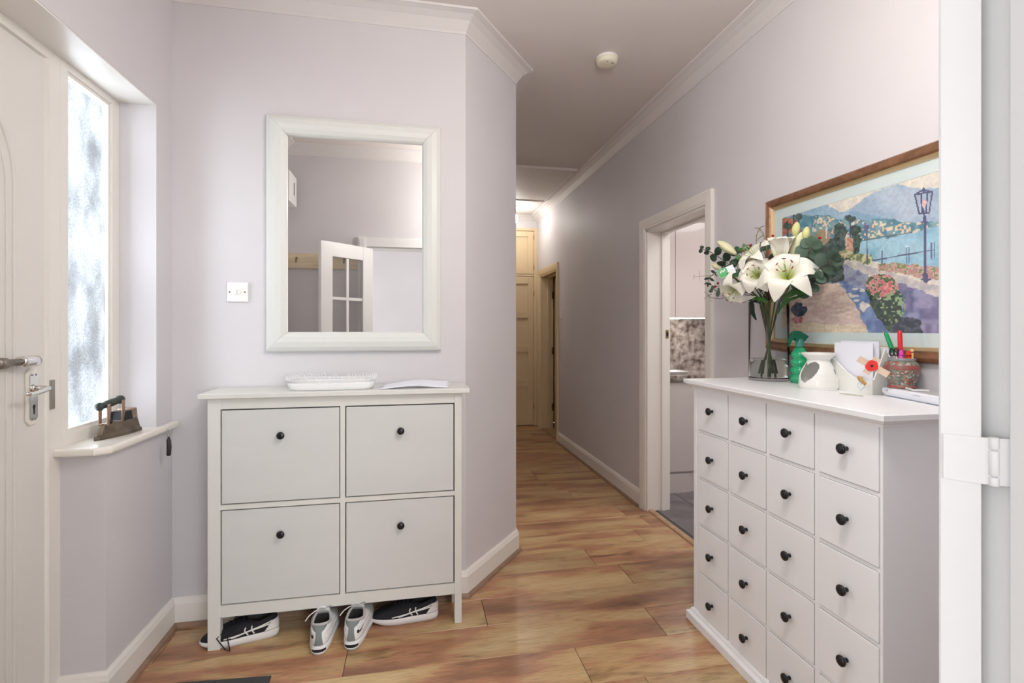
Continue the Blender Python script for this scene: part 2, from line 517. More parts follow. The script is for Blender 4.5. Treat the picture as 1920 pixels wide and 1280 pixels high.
# latch plate on the far jamb, wooden threshold
mb = MB().box((XR + .138, 3.274, 1.215), (XR + .160, 3.278, 1.275)); lp = mb.build('strike_plate', M_BRASS, dk, bevel=.001)
MB().box((XR + .143, 3.272, 1.232), (XR + .155, 3.2745, 1.258)).build('latch_hole', mat('hole', (.01, .01, .01), .9), lp)
st('trim_9', MB().prism([(0, 0), (.048, 0), (.042, .010), (.030, .016), (.018, .016), (.006, .010)], 2.57, 3.277, frame=((XR + .002, 0, 0), (1, 0, 0), (0, 0, 1), (0, 1, 0))), mat('threshold_oak', (.52, .33, .19), .35, var=.2, vscale=30))
dd = frame_rightwall('door_2', 5.53, 6.33, 1.98, (XR + .09, XR + .12), M_CREAM, inner=False)
leaf = MB().box((XR + .185, 6.252, .008), (XR + .185 + .74, 6.292, 1.945)).build('door_leaf', M_CREAM, dd, bevel=.002)
for z in (.27, 1.0, 1.72):
    mb = MB().box((XR + .150, 6.280, z - .045), (XR + .172, 6.3025, z + .045)); mb.lathe([(.006, -.045), (.006, .045)], (XR + .176, 6.298, z), 10)
    mb.build('hinge', M_BRASS, leaf)
# built-in hall cupboard doors at the far end (cream)
de = struct_root('door_3', (1.1, YE, 0))
mb = MB(); mb.box((1.573, YE - .012, 0), (XR, YE + .06, 2.62)).box((HALL_L, YE - .012, 2.585), (1.573, YE + .06, 2.62)).box((HALL_L, YE - .012, 1.985), (1.573, YE + .06, 2.005)).box((HALL_L, YE - .012, 0), (.80, YE + .06, 1.985)).box((HALL_L, YE - .012, 2.005), (.80, YE + .06, 2.585)).box((HALL_L, YE + .03, 0), (XR, YE + .06, 2.6))
mb.build('door_frame', M_CREAM, de, bevel=.002)
def panel_door(parent, x0, x1, z0, z1, yf, rails, stile=.09, m=M_CREAM):
    mb = MB().box((x0, yf, z0), (x0 + stile, yf + .03, z1)).box((x1 - stile, yf, z0), (x1, yf + .03, z1))
    for a, b in rails: mb.box((x0 + stile, yf, a), (x1 - stile, yf + .03, b))
    mb.box((x0 + stile, yf + .020, z0), (x1 - stile, yf + .028, z1))
    return mb.build('door_leaf', m, parent, bevel=.003)
for x0, x1 in ((.804, 1.184), (1.188, 1.569)):
    panel_door(de, x0, x1, .012, 1.978, YE - .010, [(.012, .16), (.52, .61), (.98, 1.06), (1.43, 1.51), (1.88, 1.978)], .075)
    panel_door(de, x0, x1, 2.012, 2.578, YE - .010, [(2.012, 2.075), (2.505, 2.578)], .075)
for z in (.25, 1.75, 2.1, 2.5):
    MB().box((1.566, YE - .016, z - .03), (1.576, YE - .008, z + .03)).build('hinge', M_BRASS, de)
# double glazed doors where the camera stands
dn = struct_root('door_4', (.12, .40, 0))
mb = MB()
mb.box((OL - .001, YB - .005, 0), (OL + .012, .415, 1.985)).box((OR - .012, YB - .005, 0), (OR + .001, .415, 1.985)).box((OL, YB - .005, 1.96), (OR, .46, 1.986))
mb.build('door_lining', M_LEAF, dn, bevel=.0015)
for s_ in (0, 1):
    xe = OL if s_ == 0 else OR; sg = -1 if s_ == 0 else 1
    MB().box((xe - sg * .002, YN - .045, 0), (xe + sg * .002, YN + .015, 1.985)).box((xe, YN, 0), (xe + sg * .07, YN + .018, 2.055)).box((xe + sg * .012, YN + .018, 0), (xe + sg * .055, YN + .024, 2.04)).build('architrave', M_LEAF, dn, bevel=.002)
MB().box((OL, YN, 1.97), (OR, YN + .018, 2.045)).build('architrave', M_LEAF, dn, bevel=.002)
def glazed_leaf(P, ed, ld, name):
    """P hinge corner, ed edge direction (thickness), ld leaf direction"""
    T, L, z0, z1 = .035, .495, .008, 1.955
    P, ed, ld = Vector((*P, 0)), Vector((*ed, 0)).normalized(), Vector((*ld, 0)).normalized()
    Z = Vector((0, 0, 1))
    def bx(mb, a0, a1, h0, h1, e0=0, e1=T):
        c = P + ld * (a0 + a1) / 2 + ed * (e0 + e1) / 2 + Z * (h0 + h1) / 2
        return mb.obox(c, ld * (a1 - a0) / 2, ed * (e1 - e0) / 2, Z * (h1 - h0) / 2)
    mb = MB()
    bx(mb, 0, .10, z0, z1); bx(mb, L - .10, L, z0, z1); bx(mb, .10, L - .10, z0, z0 + .22); bx(mb, .10, L - .10, z1 - .11, z1)
    lf = mb.build('door_leaf', M_LEAF, dn, bevel=.002)
    mb = MB(); bx(mb, L / 2 - .012, L / 2 + .012, z0 + .22, z1 - .11, .008, T - .008)
    rows = [z0 + .22 + k * (z1 - .11 - z0 - .22) / 5 for k in range(1, 5)]
    for h in rows: bx(mb, .10, L - .10, h - .012, h + .012, .008, T - .008)
    mb.build('glazing_bar', M_LEAF, lf, bevel=.002)
    hs = [z0 + .22] + rows + [z1 - .11]
    for a0, a1 in ((.10, L / 2), (L / 2, L - .10)):
        for h0, h1 in zip(hs, hs[1:]):
            mb = MB(); bx(mb, a0, a1, h0, h1, T / 2 - .002, T / 2 + .002)
            mb.build('pane', M_DOORGLASS, lf)
    return lf, P, ed, ld
M_DOORGLASS = mat('reeded_door_glass', (.96, .97, .97), 0.08, trans=1, ior=1.3, bump=.5, bscale=30)
lr, P_, ed_, ld_ = glazed_leaf((.598, .431), (-.616, .788), (.788, .616), 'r')
def hinge(P, ed, z, jx, jy):
    mb = MB()
    ed3 = Vector((*ed, 0)).normalized(); P3 = Vector((P[0], P[1], z))
    out = Vector((-ed3.y, ed3.x, 0)); out = out if out.dot(P3 * -1) > 0 else -out
    mb.obox(P3 + ed3 * .014 + out * .0006, ed3 * .0175, out * .0012, (0, 0, .025))
    kn = P3.lerp(Vector((jx, jy, z)), .45)
    for a, b in ((-.026, -.016), (-.015, .012), (.013, .026)):
        mb.lathe([(.0038, a), (.0046, a + .001), (.0046, b - .001), (.0038, b)], kn, 12)
    mb.obox(P3.lerp(kn, .5), (kn - P3) * .5, out * .0012, (0, 0, .025))
    e = Vector((jx + .004, jy, z))
    mb.obox(kn.lerp(e, .5), (e - kn) * .5, out * .0012, (0, 0, .025))
    mb.obox(e + Vector((.0, -.02, 0)), (.0008, .02, 0), (.0012, 0, 0), (0, 0, .025))
    return mb
zh = EYE - .54 * (862 - 617) / FOC
for z in (zh, zh + .9, .2):
    hinge((.598, .431), (-.616, .788), z, .613, .416).build('hinge', M_LEAF, dn, bevel=.0006)
ll, *_ = glazed_leaf((-.357, .431), (.70, .714), (-.714, .70), 'l')
mb = MB().lathe([(.008, 0), (.008, .02), (.022, .025), (.026, .035), (.020, .045), (0, .047)], (-.357 - .714 * .45 + .7 * .035, .431 + .7 * .45 + .714 * .035, 1.15), 16, axis=(.70, .714, 0), cap=False)
mb.build('door_knob', M_CHROME, ll)

# ---------------------------------------------------------------- front door, frame and sidelight window
XD = -1.165
fd = struct_root('door_5', (XD, 1.47, 0))
mb = MB()
mb.box((XD + .005, 1.889, 0), (XD - .038, 1.965, 2.175)).box((XD + .005, .90, 2.158), (XD - .038, 1.94, 2.195)).box((XD + .005, .90, 0), (XD - .038, 1.055, 2.17))
mb.build('door_frame', M_TRIM, fd)
lf = MB().box((XD - .004, 1.058, .012), (XD - .05, 1.885, 2.155)).build('door_leaf', M_FDOOR, fd, bevel=.003)
pts = [(1.753, .16)] + [(1.753, z) for z in np.linspace(.25, 1.70, 12)]
pts += [(1.472 + .281 * math.cos(a), 1.72 + .281 * math.sin(a)) for a in np.linspace(0, PI, 25)]
pts += [(1.191, z) for z in np.linspace(1.70, .16, 12)] + [(1.753, .16)]
MB().tube([(XD - .003, y, z) for y, z in pts], .006, 8).build('arched_moulding', M_FDOOR, lf)
pts = [(1.472 + (y - 1.472) * .90, 1.0 + (z - 1.0) * .96) for y, z in pts]
MB().tube([(XD - .003, y, z) for y, z in pts], .0035, 8).build('arched_moulding', M_FDOOR, lf)
# hinge-free edge keep on the frame
MB().box((XD + .004, 1.889, 1.02), (XD + .012, 1.905, 1.115)).build('lock_keep', M_STEEL, fd, bevel=.001)
wn = struct_root('window_1', (XD - .02, 2.1, .885))
mb = MB()
mb.box((XD + .006, 1.94, .882), (XD - .030, 1.978, 2.195)).box((XD + .006, 2.235, .882), (XD - .030, 2.285, 2.195)).box((XD + .006, 1.94, .882), (XD - .030, 2.28, .925)).box((XD + .006, 1.94, 2.165), (XD - .030, 2.28, 2.195))
mb.build('window_frame', M_TRIM, wn)
mb = MB()
for a, b in (((1.972, .918), (1.983, 2.17)), ((2.222, .918), (2.24, 2.17)), ((1.972, .918), (2.24, .938)), ((1.972, 2.152), (2.24, 2.17))):
    mb.box((XD - .002, a[0], a[1]), (XD - .026, b[0], b[1]))
mb.build('glazing_bead', M_TRIM, wn)
MB().box((XD - .012, 1.98, .935), (XD - .016, 2.224, 2.155)).build('pane', M_PANE, wn)
st('trim_10', MB().box((XD + .005, 1.02, 2.189), (XL - .0015, 2.281, 2.1965)), M_TRIM)
# window board with a cut corner
M_SILL = mat('sill_gloss_cream', (0.84, 0.80, 0.73), .22)
sl = MB().prism([(-1.168, 1.905), (-1.04, 1.898), (-1.0, 1.925), (-.993, 2.414), (-1.025, 2.4165), (-1.025, 2.281), (-1.168, 2.281)], .857, .885).build('window_board', M_SILL, None, bevel=.010, seg=4)
tag(sl, 'cream gloss window board under the frosted sidelight', 'window sill')

# ---------------------------------------------------------------- mirror
mr = thing('wall_mirror', 'large rectangular mirror in a thick rounded white frame hung above the shoe cabinet', 'mirror', (-.256, YM - .035, 1.178))
x0, x1, z0, z1 = -.643, .130, 1.178, 2.238
fw = .090
YF = YM
prof = [(0, 0), (0, .016), (.006, .026), (.022, .036), (.045, .041), (.066, .038), (.082, .028), (.088, .018), (.090, .006)]
cor = [(x0, z0), (x1, z0), (x1, z1), (x0, z1)]
inn = [(1, 1), (-1, 1), (-1, -1), (1, -1)]
for k in range(4):
    (ax, az), (bx, bz) = cor[k], cor[(k + 1) % 4]
    ia, ib = inn[k], inn[(k + 1) % 4]
    rows = [[(ax + ia[0] * q, YF - .002 - d, az + ia[1] * q) for q, d in prof], [(bx + ib[0] * q, YF - .002 - d, bz + ib[1] * q) for q, d in prof]]
    rows = [r + [(r[-1][0], YF - .002, r[-1][2])] for r in rows]
    o = MB().grid(rows, closed=True, smooth=False, cap=True).build('frame_rail', M_MFRAME, mr)
    md = o.modifiers.new('b', 'BEVEL'); md.width = .002; md.segments = 2; md.limit_method = 'ANGLE'; md.angle_limit = .5
MB().box((x0 + .088, YF - .010, z0 + .088), (x1 - .088, YF - .004, z1 - .088)).build('mirror_glass', M_MIRROR, mr)

# ---------------------------------------------------------------- shoe cabinet
sc = thing('shoe_cabinet', 'white four-door shoe cabinet with black round knobs standing under the mirror', 'cabinet', (-.30, 2.29, 0))
yf, yb = 2.19, 2.395
MB().box((-.832, yf - .022, 1.004), (.240, yb + .015, 1.024)).build('cabinet_top', M_CABW, sc, bevel=.003)
for s_, (a, b) in enumerate(((-.803, -.757), (.176, .207))):
    MB().box((a, yf, 0), (b, yf + .035, 1.004)).build('leg', M_CABW, sc, bevel=.002)
    MB().box((a, yb - .035, 0), (b, yb, 1.004)).build('leg', M_CABW, sc, bevel=.002)
    MB().box((a + .004, yf + .035, .13), (b - .004, yb - .035, 1.004)).build('side_panel', M_CABW, sc, bevel=.001)
MB().box((-.757, yf + .002, .960), (.176, yf + .02, 1.004)).box((-.757, yf + .002, .128), (.176, yf + .02, .174)).box((-.757, yf + .002, .5575), (.176, yf + .02, .5755)).box((-.2985, yf + .002, .174), (-.280, yf + .02, .960)).build('face_frame', M_CABW, sc)
MB().box((-.757, yf + .026, .15), (.176, yf + .03, 1.0)).box((-.757, yb - .01, .13), (.176, yb - .004, 1.0)).box((-.757, yf + .03, .13), (.176, yb - .01, .14)).build('carcass', M_GAP, sc)
def knob(parent, c, ax, r, name='knob', m=M_BLACK):
    c = Vector(c)
    return MB().lathe([(r * .42, -.001), (r * .36, r * .5), (r * .42, r * .85), (r * .92, r * 1.05), (r, r * 1.3), (r * .96, r * 1.5), (r * .7, r * 1.68), (r * .25, r * 1.75)], c, 20, axis=ax).build(name, m, parent)
for (a, b) in ((-.7545, -.301), (-.2775, .1735)):
    for (c, d) in ((.1765, .555), (.578, .957)):
        dr = MB().box((a + .002, yf + .0045, c + .002), (b - .002, yf + .022, d - .003)).build('door', M_CABP, sc, bevel=.0015)
        kx = -.528 if a < -.5 else -.052
        knob(dr, (kx, yf + .0045, .849 if c > .4 else .448), (0, -1, 0), .0155)

# ---------------------------------------------------------------- chest of twenty drawers
ch = thing('drawer_chest', 'tall white apothecary chest of twenty small drawers with black mushroom knobs', 'chest of drawers', (1.40, 1.56, 0))
XF = 1.213
cy0, cy1 = 1.108, 2.016
MB().box((XF + .001, cy0, .055), (XF + .022, cy1, 1.030)).box((XF, cy0, .055), (1.588, cy0 + .018, 1.03)).box((XF, cy1 - .018, .055), (1.588, cy1, 1.03)).box((1.58, cy0, .055), (1.588, cy1, 1.03)).build('carcass', M_CHEST, ch, bevel=.0015)
def ringmould(prof, z, x0, x1, y0, y1):
    mb = MB(); rows = []
    for d, h in prof:
        rows.append([(x0 - d, y0 - d, z + h), (x1, y0 - d, z + h), (x1, y1 + d, z + h), (x0 - d, y1 + d, z + h)])
    return mb.grid(rows, closed=True, smooth=False, cap=True)
ringmould([(0, -.008), (.006, -.008), (.008, 0), (.018, .004), (.024, .012), (.031, .014), (.032, .028), (.030, .0305)], 1.0295, XF, 1.596, cy0, cy1).build('chest_top', M_CHEST, ch)
ringmould([(.022, 0), (.024, .002), (.024, .034), (.020, .038), (.012, .042), (.008, .052), (.002, .058), (0, .058)], 0.0, XF, 1.592, cy0, cy1).build('plinth', M_CHEST, ch)
ky = [1.870, 1.653, 1.437, 1.2165]
kz = [.941, .7405, .540, .340, .1395]
for j, y in enumerate(ky):
    for i, z in enumerate(kz):
        hw, hh = .0985, .0935
        mb = MB().box((XF - .0035, y - hw, z - hh + .001), (XF + .001, y + hw, z + hh))
        d_ = mb.build('drawer', M_CHEST, ch, bevel=.0012)
        MB().box((XF - .0002, y - hw - .0016, z - hh - .0012), (XF + .0008, y + hw + .0016, z + hh + .0018)).build('drawer_gap', mat('drawer_gap_grey', (.42, .41, .40), .8), d_)
        knob(d_, (XF - .0035, y, z), (-1, 0, 0), .0155)

# ---------------------------------------------------------------- smoke detector, switches, chime box, coat board, lamp
sm = thing('smoke_alarm', 'round cream smoke alarm on the hall ceiling', 'smoke alarm', (1.045, 2.61, H))
MB().lathe([(.056, 0), (.057, -.004), (.057, -.026), (.054, -.034), (.046, -.039), (.02, -.041), (0.001, -.041)], (1.045, 2.61, H), 32).build('housing', mat('yellowed_plastic', (.80, .76, .60), .4), sm)
MB().lathe([(.058, 0), (.060, -.002), (.060, -.010), (.057, -.012)], (1.045, 2.61, H), 32).build('base_ring', M_PLASTIC, sm)
MB().lathe([(.006, 0), (.006, -.0425), (.001, -.043)], (1.068, 2.585, H), 10).build('test_button', mat('grey_vent', (.25, .24, .2), .5), sm)
MB().lathe([(.004, 0), (.004, -.042), (.001, -.0425)], (1.035, 2.575, H), 10).build('indicator', mat('grey_vent', (.25, .24, .2), .5), sm)

def switch(name, label, o, A, N, n_rock, w=.086):
    """o centre on the wall, A horizontal axis, N outward"""
    t = thing(name, label, 'light switch', tuple(o))
    A, N, Z = Vector(A), Vector(N), Vector((0, 0, 1)); o = Vector(o)
    MB().obox(o + N * .005, A * w / 2, N * .005, Z * w / 2).build('faceplate', M_PLASTIC, t, bevel=.003, seg=3)
    for k in range(n_rock):
        c = o + A * ((k - (n_rock - 1) / 2) * .0155) + N * .011
        tilt = N * (.0022 if k % 2 else -.0022)
        MB().obox(c, A * .0058, N * .0035, Z * .0105 + tilt).build('rocker', M_PLASTIC, t, bevel=.0012)
    for s_ in (-1, 1):
        MB().lathe([(.0035, 0), (.0035, .0012), (.002, .0016), (0.0005, .0016)], o + A * s_ * .031 + N * .0098, 12, axis=tuple(N)).build('screw', M_BRASS, t)
    return t
switch('light_switch', 'white two-rocker light switch on the wall left of the mirror', (-.762, YM, 1.444), (1, 0, 0), (0, -1, 0), 2)
switch('light_switch', 'small light switch far down the hall beside the far right-hand door', (XR, 5.37, 1.44), (0, -1, 0), (-1, 0, 0), 1)

cb = thing('door_chime', 'white chime box with a dark slot high up in the mirror reflection', 'door chime', (XL, .64, 2.26))
MB().box((XL, .52, 2.255), (XL + .105, .76, 2.49)).build('housing', M_PLASTIC, cb, bevel=.006, seg=3)
MB().box((XL + .1045, .60, 2.33), (XL + .1065, .62, 2.43)).build('slot', M_BLACK, cb)

cbd = thing('coat_board', 'pale pine board fixed to the wall, seen in the mirror', 'coat rack', (-.72, YN, 1.77))
MB().box((XL + .01, YN, 1.775), (-.455, YN + .018, 1.90)).build('board', mat('pale_pine', (.72, .60, .42), .45, var=.12, vscale=5, stretch=(1, 1, 9)), cbd, bevel=.003)
for x in (-.93, -.56):
    MB().tube([(x, YN + .018, 1.86), (x, YN + .028, 1.85), (x, YN + .034, 1.83), (x, YN + .05, 1.822), (x, YN + .058, 1.84)], .004, 8).lathe([(.010, 0), (.010, .003), (.004, .005)], (x, YN + .0175, 1.858), 12, axis=(0, 1, 0)).build('hook', M_BRASS, cbd)

lp_ = thing('ceiling_light', 'glowing white ceiling light at the far end of the hall', 'ceiling light', (1.195, 5.98, H))
MB().lathe([(.05, 0), (.05, -.012), (.03, -.03), (.012, -.035)], (1.195, 5.98, H), 24).build('ceiling_rose', M_PLASTIC, lp_)
MB().tube([(1.195, 5.98, H - .03), (1.195, 5.98, H - .10)], .008, 8).build('rod', M_PLASTIC, lp_)
MB().lathe([(.012, .055), (.035, .050), (.052, .028), (.056, 0), (.050, -.028), (.032, -.050), (.004, -.056)], (1.195, 5.98, H - .155), 24).build('bulb', mat('lit_bulb', (1, 1, 1), .3, emit=(1, .97, .92), estr=30.0), lp_)

# ---------------------------------------------------------------- picture
pc = thing('framed_picture', 'large print of a flowered lakeside terrace in a bronze and gilt frame', 'picture', (XR, 1.52, 1.168))
PY1, PY0, PZ0, PZ1 = 2.052, .985, 1.170, 1.868
M_BRONZE = mat('bronze_frame', (.33, .17, .095), .34, metal=.55, var=.25, vscale=30)
M_GILT = mat('gilt_edge', (.72, .56, .34), .35, metal=.8)
fp = [(0, 0), (0, .014), (.006, .022), (.018, .026), (.030, .022), (.036, .016), (.036, 0)]
gp = [(.036, 0), (.036, .016), (.040, .019), (.044, .016), (.050, .013), (.052, .008), (.052, 0)]
cor = [(PY1, PZ0), (PY0, PZ0), (PY0, PZ1), (PY1, PZ1)]
inn = [(-1, 1), (1, 1), (1, -1), (-1, -1)]
for prof, nm, m_ in ((fp, 'frame_rail', M_BRONZE), (gp, 'gilt_slip', M_GILT)):
    for k in range(4):
        (a_, az), (b_, bz) = cor[k], cor[(k + 1) % 4]
        ia, ib = inn[k], inn[(k + 1) % 4]
        rows = [[(XR - d, a_ + ia[0] * q, az + ia[1] * q) for q, d in prof], [(XR - d, b_ + ib[0] * q, bz + ib[1] * q) for q, d in prof]]
        o = MB().grid(rows, closed=True, smooth=False, cap=True).build(nm, m_, pc)
        if nm == 'frame_rail':
            md = o.modifiers.new('b', 'BEVEL'); md.width = .002; md.segments = 2; md.limit_method = 'ANGLE'; md.angle_limit = .4
M_MAT = mat('pale_blue_mount', (.66, .76, .75), .5)
IY1, IY0, IZ0, IZ1 = 1.958, 1.08, 1.267, 1.774
MB().box((XR - .001, PY0 + .03, PZ0 + .03), (XR - .004, PY1 - .03, PZ1 - .03)).build('backing', M_MAT, pc)
mb = MB()
mb.box((XR - .004, IY1, PZ0 + .04), (XR - .006, PY1 - .04, PZ1 - .04)).box((XR - .004, PY0 + .04, PZ0 + .04), (XR - .006, IY0, PZ1 - .04)).box((XR - .004, IY0, PZ0 + .04), (XR - .006, IY1, IZ0)).box((XR - .004, IY0, IZ1), (XR - .006, IY1, PZ1 - .04))
mb.build('mount', M_MAT, pc)
# the print: a fine grid of colours
NX, NY = 330, 190
yy = IY1 - (np.arange(NX) + .5) / NX * (IY1 - IY0)
zz = IZ0 + (np.arange(NY) + .5) / NY * (IZ1 - IZ0)
r_ = 1.60 / yy                                     # X / Y of each column
uu = (r_ * CS - SN) / (CS + r_ * SN)
gpx = 960 + FOC * uu
tt = 1.60 / (SN + uu * CS)
GX = np.tile(gpx[None, :], (NY, 1)); GY = 617 - (zz[:, None] - EYE) * FOC / tt[None, :]
GX = (GX - 1420) / .344; GY = (GY - 240) / .344       # sketch units: a drawing plan of the print
rng = np.random.RandomState(3)
def smooth_noise(sx, sy):
    g = rng.rand(sy + 2, sx + 2)
    xi = np.linspace(0, sx, NX, endpoint=False); yi = np.linspace(0, sy, NY, endpoint=False)
    x0 = xi.astype(int); y0 = yi.astype(int); fx = xi - x0; fy = (yi - y0)[:, None]
    fx = fx * fx * (3 - 2 * fx); fy = fy * fy * (3 - 2 * fy)
    a = g[y0][:, x0] * (1 - fx) + g[y0][:, x0 + 1] * fx
    b = g[y0 + 1][:, x0] * (1 - fx) + g[y0 + 1][:, x0 + 1] * fx
    return a * (1 - fy) + b * fy
n1, n2, n3, n4 = smooth_noise(14, 9), smooth_noise(45, 28), smooth_noise(110, 70), smooth_noise(28, 60)
WX = GX + (n2 - .5) * 14 + (n3 - .5) * 8; WY = GY + (smooth_noise(45, 28) - .5) * 14 + (smooth_noise(110, 70) - .5) * 8
def inpoly(P, X, Y):
    r = np.zeros(X.shape, bool); k = len(P)
    for i in range(k):
        (xa, ya), (xb, yb) = P[i], P[(i + 1) % k]
        if ya == yb: continue
        r ^= ((ya > Y) != (yb > Y)) & (X < (xb - xa) * (Y - ya) / (yb - ya) + xa)
    return r
IMG = np.zeros((NY, NX, 3))
def fill(mask, c, c2=None, nn=None):
    c = np.array(c, float)
    if c2 is None: IMG[mask] = c
    else:
        w = np.clip(((nn if nn is not None else n2) - .3) / .4, 0, 1)[..., None]
        IMG[mask] = (c * (1 - w) + np.array(c2) * w)[mask]
def poly(P, c, c2=None, nn=None, warp=True): fill(inpoly(P, WX if warp else GX, WY if warp else GY), c, c2, nn)
def blob(x, y, rx, ry, c, c2=None, nn=None): fill(((WX - x) / rx) ** 2 + ((WY - y) / ry) ** 2 < 1, c, c2, nn)
def line(x0, y0, x1, y1, wd, c):
    dx, dy = x1 - x0, y1 - y0; t = np.clip(((GX - x0) * dx + (GY - y0) * dy) / (dx * dx + dy * dy), 0, 1)
    fill((GX - x0 - t * dx) ** 2 + (GY - y0 - t * dy) ** 2 < wd * wd, c)
R = 1700
fill(np.ones((NY, NX), bool), (.88, .85, .80), (.93, .90, .82))
poly([(430, 480), (520, 420), (620, 350), (745, 305), (860, 335), (985, 320), (R, 200), (R, 560), (430, 560)], (.60, .70, .80), (.70, .77, .84), n1)
poly([(100, 500), (200, 465), (290, 440), (365, 415), (430, 452), (520, 450), (640, 480), (800, 520), (R, 500), (R, 600), (100, 650)], (.50, .66, .78), (.60, .73, .82), n1)
poly([(100, 490), (250, 478), (345, 470), (420, 495), (560, 500), (700, 490), (830, 520), (1000, 500), (R, 420), (R, 560), (1000, 540), (830, 575), (550, 620), (100, 700)], (.22, .48, .58), (.48, .64, .66), n2)
fill(inpoly([(290, 480), (800, 520), (1000, 520), (1000, 545), (830, 570), (560, 612), (290, 620)], WX, WY) & (n3 > .60), (.85, .72, .60), (.90, .84, .74), n2)
fill(inpoly([(100, 485), (200, 500), (230, 560), (100, 590)], WX, WY), (.62, .30, .24), (.75, .42, .32), n3)
poly([(540, 622), (700, 600), (830, 570), (985, 532), (R, 380), (R, 900), (985, 770), (600, 730), (530, 700)], (.52, .74, .84), (.62, .80, .88), n1)
line(560, 612, 830, 568, 3, (.30, .38, .42))
line(610, 722, 950, 662, 3.5, (.30, .32, .48)); 
for x, y in ((668, 710), (800, 690), (812, 688), (935, 665), (952, 660)): line(x, y - 40, x, y + 45, 3, (.32, .36, .52))
blob(800, 640, 10, 8, (.9, .93, .95)); 
poly([(300, 640), (380, 600), (470, 640), (540, 640), (545, 700), (470, 745), (460, 840), (120, 840), (120, 600), (240, 600)], (.13, .20, .19), (.28, .36, .32), n3)
blob(345, 590, 40, 40, (.72, .58, .45), (.55, .5, .35), n3)
for x, y, rx, ry in ((440, 570, 38, 50), (430, 640, 40, 50), (520, 560, 30, 30), (525, 620, 25, 45), (495, 492, 32, 18), (155, 535, 22, 22), (215, 482, 20, 20), (187, 485, 6, 22)):
    blob(x, y, rx, ry, (.10, .19, .20), (.24, .34, .30), n3)
for x, y0, y1 in ((215, 490, 545), (187, 490, 550), (493, 500, 620), (155, 540, 590)): line(x, y0, x, y1, 3, (.20, .20, .26))
poly([(475, 600), (510, 600), (505, 680), (478, 680)], (.78, .50, .42), (.85, .68, .58), n3)
line(362, 510, 364, 600, 3, (.88, .88, .85))
blob(470, 690, 45, 25, (.55, .58, .38), (.80, .75, .60), n3); blob(560, 710, 60, 28, (.45, .50, .30), (.80, .78, .62), n3)
line(583, 560, 588, 740, 2.5, (.30, .33, .48)); fill(inpoly([(566, 518), (600, 518), (594, 560), (572, 560)], GX, GY), (.30, .34, .52), (.55, .60, .72), n3)
poly([(330, 850), (430, 838), (520, 960), (600, 1120), (-200, 1120), (100, 1000), (230, 900)], (.84, .72, .68), (.92, .83, .76), n4)
poly([(-200, 1090), (300, 1060), (560, 1080), (620, 1130), (-200, 1130)], (.88, .79, .66), (.92, .85, .74), n4)
poly([(330, 850), (470, 825), (640, 930), (700, 1040), (760, 1125), (600, 1125), (520, 960), (430, 840)], (.33, .42, .64), (.44, .55, .74), n2)
fill(inpoly([(440, 850), (560, 850), (640, 960), (560, 1000)], WX, WY) & (n4 > .58), (.80, .78, .80), (.9, .86, .8), n2)
poly([(455, 735), (560, 775), (600, 800), (600, 880), (540, 870), (460, 832)], (.44, .47, .62), (.60, .63, .72), n2)
poly([(745, 800), (985, 920), (R, 1240), (R, 1130), (860, 1130), (760, 1000)], (.42, .38, .56), (.58, .55, .70), n2)
poly([(470, 722), (530, 727), (660, 770), (760, 800), (R, 1060), (R, 1200), (985, 925), (750, 842), (600, 800), (465, 745)], (.72, .70, .72), (.84, .80, .76), n2)
poly([(640, 740), (760, 735), (985, 760), (R, 800), (R, 980), (985, 830), (800, 800), (650, 775)], (.74, .52, .50), (.88, .82, .70), n3)
fill(inpoly([(640, 740), (760, 735), (985, 760), (R, 800), (R, 980), (985, 830), (800, 800), (650, 775)], WX, WY) & (n3 > .62), (.45, .50, .30))
poly([(570, 870), (640, 940), (740, 860), (790, 950), (800, 1125), (690, 1100), (620, 1000)], (.09, .16, .14), (.20, .30, .20), n3)
for x, c, c2 in ((782, (.32, .40, .50), (.55, .62, .70)), (822, (.30, .36, .52), (.52, .56, .70)), (865, (.34, .36, .54), (.56, .56, .72))):
    poly([(x - 16, 880), (x + 18, 890), (x + 10, 960), (x + 24, 1040), (x + 4, 1100), (x - 14, 1040), (x - 8, 960)], c, c2, n2)
poly([(770, 1020), (880, 1050), (890, 1125), (700, 1125)], (.10, .14, .20), (.25, .28, .36), n3)
blob(665, 860, 88, 62, (.80, .44, .46), (.90, .80, .72), n3)
fill((((WX - 665) / 92) ** 2 + ((WY - 870) / 72) ** 2 < 1) & (n3 > .60), (.30, .38, .24))
blob(700, 870, 26, 30, (.80, .32, .36), (.90, .58, .56), n3)
fill((((WX - 720) / 75) ** 2 + ((WY - 970) / 90) ** 2 < 1) & (n3 > .66), (.55, .66, .45))
blob(215, 990, 40, 35, (.10, .16, .24), (.25, .3, .4), n3); blob(210, 1045, 28, 22, (.66, .30, .34), (.85, .6, .6), n3)
SL = (.25, .25, .42)
line(898, 480, 902, 810, 7, SL); line(900, 800, 905, 830, 14, SL); blob(902, 822, 30, 9, SL)
for q in (((845, 362), (868, 465)), ((940, 345), (922, 462)), ((868, 465), (922, 462)), ((845, 362), (940, 345)), ((880, 360), (885, 462)), ((912, 356), (906, 462)), ((892, 325), (892, 345)), ((852, 358), (892, 335)), ((892, 335), (934, 346)), ((880, 512), (914, 510)), ((890, 440), (898, 490))):
    line(*q[0], *q[1], 4.5, SL)
blob(893, 410, 12, 22, (.85, .62, .60), (.90, .8, .8), n3)
IMG = np.clip(IMG * (1 + (n3[..., None] - .5) * .12), 0, 1)
IMG = IMG * .86 + .14 * np.array([.86, .88, .88])
lin = np.where(IMG <= .04045, IMG / 12.92, ((IMG + .055) / 1.055) ** 2.4)
me = bpy.data.meshes.new('print')
ys = IY1 - np.arange(NX + 1) / NX * (IY1 - IY0)
